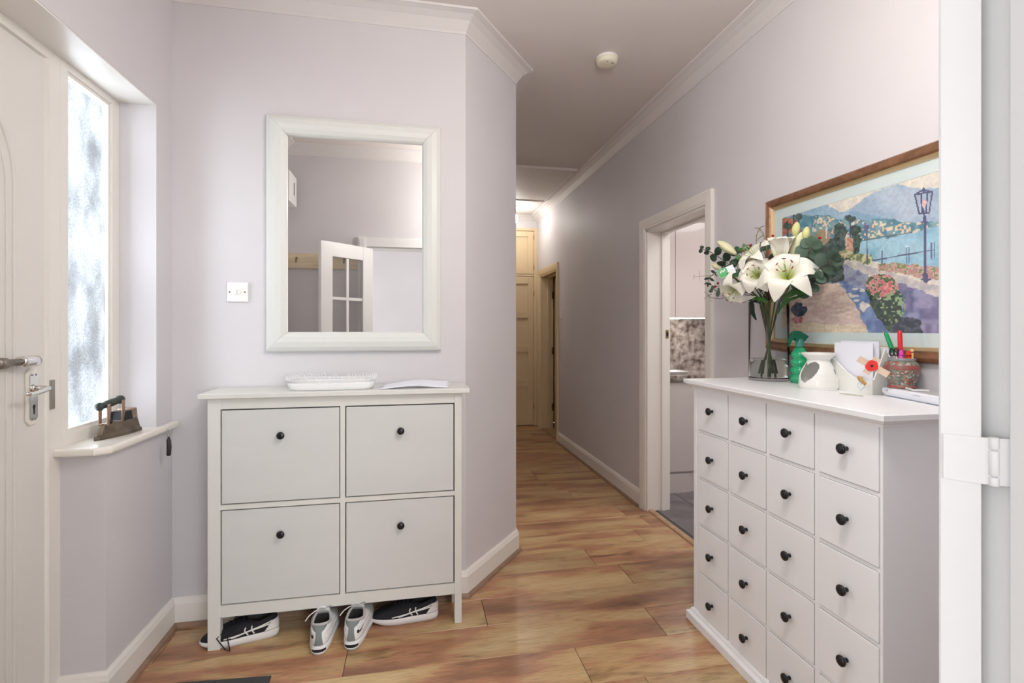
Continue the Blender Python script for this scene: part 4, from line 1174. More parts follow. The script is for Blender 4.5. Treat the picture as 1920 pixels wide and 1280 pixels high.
def quat(d, roll=0):
    return (Vector(d).normalized().to_track_quat('Z', 'Y') @ Matrix.Rotation(roll, 3, 'Z').to_quaternion()).to_euler()
PET = {}
def petal_mesh(wide, curl, opn):
    rows = []
    for i in range(15):
        s_ = i / 14
        rad = .005 + opn * .095 * s_ ** 1.25
        z = .078 * (1 + max(0, .8 - opn) * 1.6) * math.sin(min(1, s_ * (1.25 if opn > .7 else 1.0)) * PI / 2 * .95) - curl * .055 * max(0, s_ - .45) ** 1.6 * 3.2
        w = wide * (math.sin(PI * min(1, s_ * .93 + .07)) ** .75) * (1 - .15 * s_) + .001
        row = []
        for j in range(9):
            v = (j - 4) / 4
            cup = .35 * w * v * v * (1 - 1.3 * s_) + .0022 * math.sin(s_ * 26 + v * 2) * abs(v) ** 2
            ridge = -.0016 * math.exp(-(v / .18) ** 2)
            row.append((rad + 0 - .15 * cup, v * w, z + cup + ridge))
        rows.append(row)
    return rows
def flower_stem(P, d, tilt=(0, 0), bend=.5, deep=True):
    """stem from inside the vase, over the rim region and up to the bloom"""
    b = V0 + Vector((-.75 * tilt[0], -.75 * tilt[1], .020))
    rim = V0 + Vector((tilt[0], tilt[1], hv + .01))
    e = Vector(P); d = Vector(d).normalized()
    c = e - d * min(.09, (e - rim).length * .5)
    pts = []
    for t in np.linspace(0 if deep else .92, 1, 9 if deep else 2): pts.append(b.lerp(rim, t))
    for t in np.linspace(0, 1, 9)[1:]:
        pts.append(rim * (1 - t) ** 2 + c * 2 * t * (1 - t) + e * t * t)
    return pts
def lily(label, P, d, roll=0, sc=1.0, opn=1.0, curl=1.0, wide=.026, tilt=(0, 0), group=None):
    t = thing('lily', label, 'flower', tuple(P), tuple(quat(d, roll)))
    t.scale = (sc, sc, sc)
    key = (wide, curl, opn)
    if key not in PET:
        PET[key] = [petal_mesh(wide, curl, opn), petal_mesh(wide * .80, curl * 1.1, opn)]
    src = [None, None]
    for k in range(6):
        kind = k % 2
        if src[kind] is None:
            o = MB().grid(PET[key][kind]).build('petal', M_PETAL, t, local=True, solid=.0009, sub=1); src[kind] = o
        else:
            o = src[kind].copy(); C.objects.link(o); o.parent = t
        o.rotation_euler = (0, .05 * math.sin(k * 2.3 + P[0] * 50), k * PI / 3 + .08 * math.sin(k * 3 + P[1] * 70))
    mb = MB(); ma = MB()
    for k in range(6):
        a = k * PI / 3 + .4
        tip = Vector((.026 * math.cos(a), .026 * math.sin(a), .088 + .004 * math.sin(k * 2)))
        mb.tube([(0, 0, .01), (.012 * math.cos(a), .012 * math.sin(a), .05), tip], .0011, 5)
        tn = Vector((-math.sin(a), math.cos(a), .2)) * .0065
        ma.tube([tip - tn, tip, tip + tn], [.0010, .0024, .0010], 6)
    mb.tube([(0, 0, .01), (0, 0, .096), (0, 0, .099)], [.0018, .0018, .004], 6)
    mb.build('filaments', mat('filament_green', (.45, .58, .25), .5), t, local=True, kind='stuff')
    ma.build('anthers', M_ANTH, t, local=True, kind='stuff')
    dn_ = Vector(d).normalized()
    pts = flower_stem(Vector(P) - dn_ * .002, d, tilt)
    inv = (Matrix.Translation(P) @ quat(d, roll).to_matrix().to_4x4() @ Matrix.Scale(sc, 4)).inverted()
    MB().tube([inv @ Vector(p) for p in pts], .0030 / sc, 7).build('stem', M_STEM, t, local=True)
    return t
def bud(label, P, d, ln=.085, r=.014, m=None, tilt=(0, 0)):
    t = thing('lily_bud', label, 'flower bud', tuple(P), tuple(quat(d)))
    rows = []
    for i in range(13):
        f = i / 12
        rr = r * (math.sin(PI * (f * .90 + .06)) ** .8) * (.75 + .35 * f)
        rows.append([(rr * (1 + .10 * math.cos(3 * a)) * math.cos(a), rr * (1 + .10 * math.cos(3 * a)) * math.sin(a), f * ln) for a in np.linspace(0, 2 * PI, 18, endpoint=False)])
    MB().grid(rows, closed=True, cap=True).build('bud', m or M_BUD, t, local=True, sub=1)
    inv = (Matrix.Translation(P) @ quat(d).to_matrix().to_4x4()).inverted()
    MB().tube([inv @ Vector(p) for p in flower_stem(P, d, tilt, deep=False)], .0026, 7).build('stem', M_STEM, t, local=True)
    return t
def LP(px, py, X): return onX(px, py, X)
v2 = lambda a, b: (a, b)
TC = Vector((-.80, -.55, .1))          # roughly towards the room
lily('large open white lily at the right front of the bouquet', LP(1478, 525, 1.405), (-.66, -.58, .50), .25, 1.10, 1.05, 1.0, .042, (.02, -.02))
lily('open white lily left of centre, facing the shoe cabinet', LP(1424, 520, 1.40), (-.78, -.55, .22), .1, .95, .85, .8, .040, (-.015, -.01))
lily('upright white lily at the top of the bouquet', LP(1464, 496, 1.405), (-.16, -.16, 1.0), .5, 1.05, .50, .25, .032, (.01, .01))
lily('drooping white lily low on the left of the bouquet', LP(1388, 532, 1.38), (-.80, -.10, -.72), .3, 1.0, .85, .9, .036, (-.035, -.005))
lily('white lily with one long petal behind the front blooms', LP(1428, 494, 1.42), (-.75, .15, .75), .8, 1.0, .95, .6, .034, (-.02, .02))
M_BUDW = mat('opening_bud', (.78, .77, .50), .45, var=.2, vscale=12)
bud('half-open pale yellow lily bud pointing up and left', LP(1381, 477, 1.42), (-.30, .42, .42), .110, .021, M_BUDW, (-.03, .0))
bud('tall green-yellow lily bud above the upright lily', LP(1490, 446, 1.46), (.10, -.10, 1), .062, .0155, M_BUD, (.02, .02))
bud('long pale yellow bud leaning right beside the upright lily', LP(1480, 485, 1.44), (.30, -.26, .90), .110, .017, M_BUDW, (.025, .01))
bud('short green-yellow bud at the upper right, near the picture', LP(1510, 452, 1.45), (.05, -.05, .8), .055, .014, M_BUD, (.03, .0))
bud('small pale green bud among the leaves on the left', LP(1352, 505, 1.43), (-.25, .45, .35), .055, .015, M_BUDW, (-.03, .01))
# leaves
def leaf_mesh(shape, L, w, curl=.2, fold=.15):
    rows = []
    n = 9
    for i in range(n + 1):
        s_ = i / n
        if shape == 'round': ww = w * math.sqrt(max(0.0, 1 - (2 * s_ - 1) ** 2)) + .0005
        else: ww = w * (math.sin(PI * s_) ** .8) * (1 - .3 * s_) + .0005
        rows.append([(v * ww, s_ * L, fold * abs(v) * ww - curl * L * s_ * s_) for v in (-1, -.5, 0, .5, 1)])
    return rows
LFM = {}
def leaf(parent, inv, P, d, up, shape, L, w, m, curl=.2, roll=None):
    key = (shape, L, w, m.name, curl)
    if key not in LFM:
        me_o = MB().grid(leaf_mesh(shape, L, w, curl)).build('leaf', m, parent, local=True, solid=.0008, sub=1)
        LFM[key] = me_o; o = me_o
    else:
        o = LFM[key].copy(); C.objects.link(o); o.parent = parent
    d = Vector(d).normalized(); up = Vector(up); z = (up - d * up.dot(d)).normalized(); x = d.cross(z)
    M = Matrix((x, d, z)).transposed().to_4x4(); M.translation = Vector(P)
    o.matrix_local = inv @ M
    return o
def sprig(label, pts, leaves, m, stem=M_STEM2, cat='foliage', name='eucalyptus_sprig', shape='round', L=.030, w=.0145, r=.0016, tilt=(0, 0), curl=.1):
    P = pts[0]
    t = thing(name, label, cat, tuple(P))
    inv = Matrix.Translation(P).inverted()
    b = V0 + Vector((-.6 * tilt[0], -.6 * tilt[1], .03)); rim = V0 + Vector((tilt[0], tilt[1], hv + .01))
    allp = [b, b.lerp(rim, .5), rim] + [Vector(p) for p in pts]
    sm_ = []
    for i in range(len(allp) - 1):
        for q in (0, .5): sm_.append(allp[i].lerp(allp[i + 1], q))
    sm_.append(allp[-1])
    MB().tube([inv @ p for p in sm_], [r * 1.3] * (len(sm_) - 1) + [r * .6], 6).build('stem', stem, t, local=True)
    for (p, d, up, sz) in leaves:
        leaf(t, inv, p, d, up, shape, round(L * sz, 4), round(w * sz, 4), m, curl)
    return t
rn = random.Random(11)
def euc(label, path, sizes, m, tilt, L=.032, w=.015, shape='round', name='eucalyptus_sprig', side_spread=1.0):
    pts = [Vector(p) for p in path]; lv = []
    cum = []
    for i, f in enumerate(np.linspace(.05, 1.0, len(sizes))):
        x = f * (len(pts) - 1); k = min(int(x), len(pts) - 2); p = pts[k].lerp(pts[k + 1], x - k); dr = (pts[k + 1] - pts[k]).normalized()
        view = (Vector((0, 0, EYE)) - p).normalized()
        sd = dr.cross(view).normalized()
        for sg in (1, -1):
            d = (sd * sg * side_spread + dr * .55 + view * rn.uniform(-.5, .5)).normalized()
            up = view + Vector((rn.uniform(-.6, .6), rn.uniform(-.6, .6), rn.uniform(-.3, .6)))
            lv.append((p, d, up, sizes[i]))
    lv.append((pts[-1], (pts[-1] - pts[-2]), (Vector((0, 0, EYE)) - pts[-1]), sizes[-1]))
    return sprig(label, pts, lv, m, tilt=tilt, L=L, w=w, shape=shape, name=name)
euc('eucalyptus sprig reaching furthest up and left with dark round leaves', [LP(1375, 505, 1.44), LP(1362, 492, 1.42), LP(1345, 480, 1.41), LP(1328, 470, 1.41), LP(1316, 467, 1.41)], [1.0, 1.05, 1.0, .62, .5], M_EUCD, (-.05, .0), .042, .019)
euc('eucalyptus sprig hanging left with narrow dark leaves', [LP(1378, 520, 1.43), LP(1360, 512, 1.42), LP(1342, 510, 1.41), LP(1330, 520, 1.41), LP(1328, 530, 1.41)], [.8, .9, .85, .8, .6], M_EUCD, (-.055, -.01), .036, .009, 'long')
euc('grey-green eucalyptus sprig below the drooping lily', [LP(1390, 545, 1.44), LP(1370, 545, 1.42), LP(1350, 548, 1.41), LP(1336, 542, 1.41)], [.8, .9, .8, .6], M_EUC, (-.05, -.03), .034, .015)
euc('large round grey-green eucalyptus leaves right of the upright lily', [LP(1495, 520, 1.47), LP(1507, 500, 1.46), LP(1515, 480, 1.46), LP(1520, 462, 1.46)], [1.2, 1.25, 1.15, .9], M_EUC, (.045, .01), .046, .022)
euc('dark eucalyptus spray spreading right in front of the picture', [LP(1500, 530, 1.47), LP(1522, 515, 1.46), LP(1542, 500, 1.45), LP(1560, 488, 1.45)], [1.2, 1.25, 1.1, .8], M_EUCD, (.05, -.01), .046, .020)
euc('dark eucalyptus spray under the picture side lily', [LP(1495, 545, 1.46), LP(1512, 535, 1.45), LP(1530, 520, 1.44)], [1.1, 1.1, .9], M_EUC, (.05, -.02), .042, .018)
euc('dark leafy sprig filling the bouquet behind the left lilies', [LP(1405, 540, 1.45), LP(1398, 515, 1.45), LP(1392, 492, 1.45), LP(1385, 475, 1.45)], [1.2, 1.3, 1.2, 1.0], M_EUCD, (-.03, .02), .045, .016, 'long')
euc('dark leafy sprig filling the centre of the bouquet', [LP(1440, 548, 1.48), LP(1442, 520, 1.48), LP(1440, 492, 1.48), LP(1432, 470, 1.48)], [1.3, 1.3, 1.2, .9], M_EUCD, (.0, .03), .048, .017, 'long')
euc('leafy green sprig standing up left of the long-petalled lily', [LP(1402, 505, 1.44), LP(1398, 488, 1.44), LP(1396, 470, 1.44)], [1.1, 1.2, .9], M_GREEN, (-.02, -.01), .040, .012, 'long', 'leafy_sprig')
def blade(label, pts, w, m=M_GREEN, tilt=(0, 0)):
    P = Vector(pts[0]); t = thing('lily_leaf', label, 'leaf', tuple(P))
    rows = []
    n = len(pts)
    cv = []
    for i in range(n - 1):
        for q in (0, .34, .67): cv.append(Vector(pts[i]).lerp(Vector(pts[i + 1]), q))
    cv.append(Vector(pts[-1]))
    for i, p in enumerate(cv):
        f = i / (len(cv) - 1); d = (cv[min(i + 1, len(cv) - 1)] - cv[max(0, i - 1)]).normalized()
        s_ = d.cross((Vector((0, 0, EYE)) - p).normalized() + Vector((0, 0, .6))).normalized()
        ww = w * math.sin(PI * min(.97, f * .9 + .08)) ** .7
        rows.append([p - P + s_ * ww * v + Vector((0, 0, -.25 * ww * abs(v))) for v in (-1, -.5, 0, .5, 1)])
    MB().grid(rows).build('blade', m, t, local=True, solid=.0008, sub=1)
    MB().tube([V0 + Vector((tilt[0] * .7, tilt[1] * .7, hv * .8)) - P, (0, 0, 0)], .0022, 6).build('stem', M_STEM, t, local=True)
blade('bright green leaf lying over the left rim of the vase', [LP(1440, 568, 1.47), LP(1428, 560, 1.46), LP(1412, 556, 1.45), LP(1398, 560, 1.44)], .011, mat('bright_leaf', (.08, .30, .04), .4), (-.02, -.02))
blade('long green leaf arching right from the vase rim', [LP(1455, 590, 1.47), LP(1465, 572, 1.45), LP(1482, 560, 1.44), LP(1508, 553, 1.43)], .013, M_GREEN, (.03, -.03))
blade('broad dark green leaf under the large front lily', [LP(1468, 565, 1.46), LP(1482, 548, 1.45), LP(1500, 543, 1.44), LP(1516, 550, 1.43)], .022, M_GREEN, (.04, -.02))
blade('dark leaf folded down inside the left of the vase', [LP(1420, 562, 1.47), LP(1408, 568, 1.462), LP(1410, 590, 1.474), LP(1418, 606, 1.50)], .012, M_EUCD, (-.04, -.02))
blade('thin dark leaf sticking out left at the vase rim', [LP(1425, 570, 1.46), LP(1405, 562, 1.44), LP(1385, 556, 1.43)], .005, M_EUCD, (-.03, -.04))
blade('green leaf lying over the printed tag', [LP(1395, 520, 1.40), LP(1380, 514, 1.385), LP(1366, 522, 1.38)], .009, M_GREEN, (-.03, -.03))
# twigs, thistle cross-twigs and berries
def twig(label, pts, side=(), m=M_STEM2, r=.0014, tilt=(0, 0), berries=()):
    P = Vector(pts[0]); t = thing('twig', label, 'twig', tuple(P))
    MB().tube([V0 + Vector((tilt[0], tilt[1], hv)) - P] + [Vector(p) - P for p in pts], [r * 1.3] * 1 + [r] * (len(pts) - 1) + [r * .5], 6).build('stem', m, t, local=True)
    for a, b in side:
        MB().tube([Vector(a) - P, (Vector(a) + Vector(b)) / 2 - P + Vector((0, 0, .003)), Vector(b) - P], [r * .9, r * .8, r * .4], 5).build('side_shoot', m, t, local=True)
    for p in berries:
        MB().lathe([(.0008, -.006), (.0045, -.0035), (.006, 0), (.0045, .0035), (.0008, .006)], Vector(p) - P, 10).build('berry', M_BERRY, t, local=True)
twig('curly green twig rising highest behind the lilies', [LP(1440, 490, 1.46), LP(1437, 462, 1.45), LP(1432, 440, 1.45), LP(1424, 428, 1.45), LP(1414, 427, 1.45)], [(LP(1432, 440, 1.45), LP(1418, 452, 1.44)), (LP(1424, 430, 1.45), LP(1419, 440, 1.45)), (LP(1418, 440, 1.45), LP(1418, 465, 1.44)), (LP(1424, 428, 1.45), LP(1433, 424, 1.45))], mat('pale_twig', (.22, .22, .10), .6), .0022, (0, .03))
twig('thin twig with a cross-shaped tip in front of the kitchen doorway', [LP(1370, 516, 1.43), LP(1345, 516, 1.40), LP(1320, 517, 1.39), LP(1300, 519, 1.38)], [(LP(1311, 507, 1.385), LP(1312, 527, 1.385)), (LP(1302, 514, 1.38), LP(1300, 524, 1.38))], mat('pale_twig2', (.28, .26, .18), .6), .0013, (-.05, 0))
twig('thin forked brown twig below the eucalyptus on the left', [LP(1372, 555, 1.43), LP(1350, 560, 1.41), LP(1334, 558, 1.40), LP(1320, 546, 1.40)], [(LP(1334, 551, 1.40), LP(1320, 560, 1.40)), (LP(1328, 554, 1.40), LP(1334, 566, 1.40))], M_STEM2, .0013, (-.05, -.02))
twig('brown twig with dark red berries above the left bud', [LP(1410, 500, 1.45), LP(1407, 480, 1.44), LP(1405, 471, 1.44), LP(1407, 461, 1.44)], [], M_STEM2, .0013, (-.02, .01), [LP(1407, 460, 1.44), LP(1405, 470, 1.435), LP(1409, 471, 1.44)])
twig('thin twig with one red berry beside the upright lily', [LP(1452, 480, 1.46), LP(1450, 460, 1.455), LP(1449, 445, 1.45)], [], M_STEM2, .001, (.0, .02), [LP(1449, 442, 1.45)])
twig('thin twig with one red berry nearest the picture', [LP(1510, 480, 1.46), LP(1525, 462, 1.45), LP(1535, 450, 1.45)], [], M_STEM2, .001, (.03, .02), [LP(1537, 446, 1.45)])
twig('brown twig with red berries low on the left', [LP(1380, 545, 1.42), LP(1362, 540, 1.40), LP(1350, 536, 1.395), LP(1341, 537, 1.39)], [], M_STEM2, .0014, (-.04, -.02), [LP(1341, 537, 1.39), LP(1357, 534, 1.39), LP(1358, 541, 1.39), LP(1346, 531, 1.39)])
twig('brown seedy twig in the heart of the bouquet', [LP(1440, 500, 1.43), LP(1433, 490, 1.42), LP(1428, 482, 1.42)], [(LP(1436, 496, 1.42), LP(1446, 484, 1.42)), (LP(1440, 500, 1.42), LP(1450, 492, 1.42)), (LP(1433, 490, 1.42), LP(1424, 492, 1.42))], mat('brown_seed', (.16, .09, .05), .7), .003, (0, 0), [LP(1441, 487, 1.415)])
# printed tag in the bouquet
tgp = LP(1362, 509, 1.325)
tgx = Vector((.75, -.45, .35)).normalized(); tgn = Vector((-.62, -.70, .30)); tgn = (tgn - tgx * tgn.dot(tgx)).normalized(); tgy = tgn.cross(tgx)
tg_ = thing('flower_tag', 'small green and white printed tag tucked into the left of the bouquet', 'tag', tuple(tgp))
MB().obox(tgp, tgx * .034, tgy * .021, tgn * .0005).build('card', mat('tag_white', (.75, .80, .85), .4), tg_)
MB().obox(tgp - tgx * .014 + tgn * .0006, tgx * .019, tgy * .020, tgn * .0003).build('green_print', mat('tag_green', (.04, .38, .10), .4), tg_)
for k, (a, b) in enumerate(((-.022, .006), (-.016, .010), (-.010, .006), (-.004, .010))):
    MB().obox(tgp + tgx * a + tgy * b + tgn * .001, tgx * .0018, tgy * .005, tgn * .0002).build('printed_mark', M_PLASTIC, tg_)
for k, (a, b, w) in enumerate(((.0, -.012, .004), (.008, -.010, .003), (.004, -.016, .004))):
    MB().obox(tgp + tgx * a + tgy * b + tgn * .001, tgx * w, tgy * .002, tgn * .0003).build('black_print', M_BLACK, tg_)
MB().tube([tgp + tgx * .03, tgp + tgx * .06 + Vector((.03, .02, 0)), V0 + Vector((-.03, -.02, hv))], .0008, 5).build('pick', M_PLASTIC, tg_)

# spray bottle
SX, SY = onZ(1501, 712, ZT).to_2d(); SX, SY = 1.553, 1.790
sp_ = thing('spray_bottle', 'small ribbed green plastic spray bottle beside the vase', 'spray bottle', (SX, SY, ZT))
M_GRN = mat('translucent_green', (.02, .50, .22), .10, coat=.5)
M_GRN.node_tree.nodes['Principled BSDF'].inputs['Transmission Weight'].default_value = .25
prof = [(.0005, 0), (.030, 0), (.034, .004)]
for k in range(4):
    zc = .020 + k * .0315; rm = (.0370, .0360, .0345, .0320)[k]; rn_ = .028 - .0008 * k
    for f in np.linspace(-1, 1, 9): prof.append((rn_ + (rm - rn_) * math.cos(f * PI / 2) ** .7, zc + f * .0155))
prof += [(.020, .139), (.0145, .144), (.0135, .150)]
MB().lathe(prof, (SX, SY, ZT), 32, cap=True).build('bottle', M_GRN, sp_)
M_DGRN = mat('dark_green_plastic', (.004, .15, .085), .3)
MB().lathe([(.0155, .146), (.016, .150), (.015, .170), (.012, .174), (.012, .180)], (SX, SY, ZT), 24).build('collar', mat('clear_green_collar', (.05, .28, .20), .2), sp_)
dv = Vector((-.55, .83, 0)).normalized(); dv = Vector((-.981, .193, 0)); nv = Vector((-dv.y, dv.x, 0))
hp = [(-.018, .172), (.020, .172), (.024, .186), (.046, .160), (.050, .163), (.038, .196), (.034, .206), (.022, .214), (.002, .213), (-.020, .200), (-.034, .190)]
MB().prism([(a, b) for a, b in hp], -.0095, .0095, frame=((SX, SY, ZT), dv, (0, 0, 1), nv)).build('trigger_head', M_DGRN, sp_, bevel=.003)
MB().prism([(.026, .186), (.031, .186), (.052, .150), (.047, .147)], -.006, .006, frame=((SX, SY, ZT), dv, (0, 0, 1), nv)).build('trigger', M_DGRN, sp_, bevel=.002)

# oil burner with a heart-shaped opening
BX, BY = 1.468, 1.600
ob = thing('oil_burner', 'white ceramic oil burner with a heart-shaped opening', 'oil burner', (BX, BY, ZT))
M_CER = mat('white_ceramic', (.82, .82, .78), .18, coat=.4)
def bprof(z):
    pts = [(0, .060), (.012, .0645), (.035, .0640), (.060, .058), (.085, .047), (.100, .039), (.108, .037)]
    for (a, ra), (b, rb) in zip(pts, pts[1:]):
        if z <= b: 
            f = (z - a) / (b - a); return ra + (rb - ra) * f
    return pts[-1][1]
view = Vector((-BX, -BY, 0)).normalized(); base_a = math.atan2(view.y, view.x) - .80
def inheart(x, y):    # heart outline in (arc length, height), tip down
    x, y = x / .039, (y - .058) / .034
    return (x * x + y * y - 1) ** 3 - x * x * y ** 3 * 1.0 < 0
n = 120; nz = 60; vs, fs = [], []
for i in range(nz + 1):
    z = .108 * i / nz
    for k in range(n):
        a = 2 * PI * k / n; r = bprof(z); vs.append((BX + r * math.cos(a), BY + r * math.sin(a), ZT + z))
for i in range(nz):
    z = .108 * (i + .5) / nz
    for k in range(n):
        a = 2 * PI * (k + .5) / n
        da = (a - base_a + PI) % (2 * PI) - PI
        s_ = da * bprof(z)
        c2, s2 = math.cos(.12), math.sin(.12)
        hx, hy = s_, z - .054
        hx, hy = hx * c2 + hy * s2, -hx * s2 + hy * c2
        if inheart(hx * 1.0, hy + .056): continue
        db = (a - base_a - 2.1 + PI) % (2 * PI) - PI
        if (db * bprof(z)) ** 2 + (z - .065) ** 2 < .012 ** 2: continue
        kk = (k + 1) % n
        fs.append((i * n + k, i * n + kk, (i + 1) * n + kk, (i + 1) * n + k))
o = MB().add(vs, fs, True).build('body', M_CER, ob)
md = o.modifiers.new('s', 'SOLIDIFY'); md.thickness = .004; md.offset = -1 
MB().lathe([(.0005, .0), (.060, .0), (.058, .006), (.0005, .006)], (BX, BY, ZT), 48, cap=False).build('floor_plate', M_CER, ob)
MB().lathe([(.0005, .104), (.036, .104), (.040, .112), (.055, .126), (.0575, .131), (.055, .134), (.051, .130), (.034, .116), (.0005, .113)], (BX, BY, ZT), 48, cap=False).build('oil_dish', M_CER, ob)
MB().lathe([(.0005, .006), (.019, .006), (.019, .020), (.0175, .020), (.0175, .016), (.0005, .016)], (BX, BY, ZT), 32, cap=False).build('tealight', M_PLASTIC, ob)

# white letter box with a swooping front, envelopes in it
lb = thing('letter_holder', 'white wooden letter holder with a swooping front and gold motif', 'letter holder', (1.55, 1.49, ZT))
yA, yB_ = 1.420, 1.585
xf, xb = 1.513, 1.575
O_ = (0, 0, ZT)
sw = [(yA, 0), (yB_, 0), (yB_, .118)] + [(yB_ - (yB_ - yA) * f, .118 - .068 * (f ** 1.15 * (3 - 2 * f) / 1.0 if f < 1 else 1)) for f in np.linspace(.08, 1, 12)]
MB().prism(sw, xf, xf + .007, frame=(O_, (0, 1, 0), (0, 0, 1), (1, 0, 0))).build('front_panel', M_CER, lb, bevel=.001)
MB().box((xb - .007, yA, ZT), (xb, yB_, ZT + .160)).build('back_panel', M_CER, lb, bevel=.001)
MB().box((xf + .007, yA + .004, ZT), (xb - .007, yB_ - .004, ZT + .006)).build('base', M_CER, lb)
for y in (yA, yB_ - .006):
    hh = .050 if y == yA else .118
    MB().prism([(xf + .007, 0), (xb - .007, 0), (xb - .007, .158), (xf + .007, hh)], y, y + .006, frame=(O_, (1, 0, 0), (0, 0, 1), (0, 1, 0))).build('side_panel', M_CER, lb, bevel=.0008)
M_GOLD = mat('gold_motif', (.55, .33, .10), .4)
mcy, mcz = 1.462, ZT + .052
mb = MB()
for a, b, c in ((.010, .010, .007), (.004, .004, .008), (-.004, .0, .008), (-.012, -.006, .007), (.0, .012, .004)):
    mb.lathe([(c, 0), (c, -.0012), (.0005, -.0016)], (xf, mcy + a, mcz + b - .010), 12, axis=(1, 0, 0), cap=False)
mb.build('gold_motif', M_GOLD, lb, kind='stuff')
hp = [(16 * math.sin(a) ** 3 * .0009, (13 * math.cos(a) - 5 * math.cos(2 * a) - 2 * math.cos(3 * a) - math.cos(4 * a)) * .0009) for a in np.linspace(0, 2 * PI, 25)]
MB().tube([(xf - .0006, mcy + .002 + a, mcz - .028 + b) for a, b in hp], .0007, 5).build('heart_outline', mat('pale_blue_line', (.45, .58, .72), .5), lb)
e1 = MB().box((xf + .014, 1.432, ZT + .012), (xf + .0165, 1.590, ZT + .172)).build('envelope', M_PAPER, None); tag(e1, 'tall white envelope standing in the letter holder, front one', 'envelope')
e2 = MB().box((xf + .030, 1.425, ZT + .012), (xf + .0325, 1.578, ZT + .178)).build('envelope', M_PAPER, None); tag(e2, 'white envelope at the back of the letter holder', 'envelope')
# wooden cross with a poppy, leaning on the holder corner
pcx = thing('poppy_cross', 'small plain wooden cross with a red paper poppy leaning on the letter holder', 'cross', (1.46, 1.40, 1.12))
PO = onX(1637, 687, 1.462); pn = Vector((-PO.x, -PO.y, .12)).normalized()
ph = Vector((0, 0, 1)).cross(pn).normalized(); pv = pn.cross(ph)
a_ = math.radians(-32); pA = (ph * math.cos(a_) + pv * math.sin(a_)); pB = pn.cross(pA)
M_PLY = mat('pale_plywood', (.66, .52, .38), .6, var=.1, vscale=20)
PO2 = PO
MB().obox(PO2 + pA * .0 + pn * 0, pA * .047, pB * .0105, pn * .0012).build('long_arm', M_PLY, pcx, bevel=.0005)
MB().obox(PO2 - pA * .004 + pn * .0026, pB * .030, pA * .0105, pn * .0012).build('cross_arm', M_PLY, pcx, bevel=.0005)
M_RED = mat('poppy_red', (.72, .02, .02), .5)
mb = MB()
out_ = []
for k in range(36):
    a = 2 * PI * k / 36; r = .0155 * (1 + .10 * abs(math.cos(1.5 * a)) + .04 * math.cos(5 * a)); out_.append((r * math.cos(a), r * 1.12 * math.sin(a)))
mb.prism(out_, .0038, .0050, frame=(PO2 - pA * .004, pA, pB, pn)); pp = mb.build('poppy', M_RED, pcx)
MB().lathe([(.0042, 0), (.0040, .0016), (.0005, .002)], PO2 - pA * .004 + pn * .0050, 14, axis=tuple(pn)).build('poppy_centre', M_BLACK, pp)
# router / box
rt = thing('router', 'flat white router with a grey top lying at the near end of the chest', 'router', (1.53, 1.27, ZT))
rA, rB = Vector((1.527, 1.402, 0)), Vector((1.462, 1.158, 0))
rd = (rB - rA).normalized(); rp = Vector((-rd.y, rd.x, 0)); rp = rp if rp.x > 0 else -rp
rl = (rB - rA).length
def rrow(z, i_): return [Vector((p.x, p.y, ZT + z)) for p in (rA + rd * (i_ + .006) + rp * i_, rA + rd * (i_) + rp * (i_ + .006), rA + rp * (.078 - i_) + rd * i_, rA + rp * (.078 + .062 - i_) + rd * (rl - i_) - rd * .0, rB + rp * (i_ + .006) - rd * i_, rB + rp * i_ - rd * (i_ + .006))]
rows = [rrow(.001, .012), rrow(.006, .004), rrow(.014, .0), rrow(.024, .0), rrow(.029, .003)]
MB().grid(rows, closed=True, smooth=False, cap=True).build('body', mat('router_white', (.80, .82, .88), .25), rt, bevel=.001)
MB().grid([rrow(.029, .004), rrow(.030, .006)], closed=True, smooth=False, cap=True).build('top_panel', mat('router_grey', (.50, .51, .53), .4), rt)
MB().obox(rA + rd * .030 + Vector((0, 0, ZT + .020)) - rp * .0006, rd * .004, rp * .0008, (0, 0, .0015)).build('indicator', mat('grey_ink', (.35, .37, .42), .5), rt)
MB().obox(rA + rd * .16 + Vector((0, 0, ZT + .020)) - rp * .0004, rd * .014, rp * .0006, (0, 0, .0007)).build('indicator', mat('grey_ink', (.35, .37, .42), .5), rt)
ps = thing('white_stylus', 'thin white plastic stick lying on top of the router', 'stick', (1.50, 1.30, ZT + .0305))
q0, q1, q2 = onZ(1690, 724, ZT + .034), onZ(1712, 731, ZT + .034), onZ(1742, 732, ZT + .034)
for a, b in ((q0, q1), (q1, q2)):
    d = (b - a); s_ = Vector((-d.y, d.x, 0)).normalized()
    MB().obox((a + b) / 2, d / 2 * 1.03, s_ * .0035, (0, 0, .0025)).build('shaft', M_PLASTIC, ps, bevel=.0008)
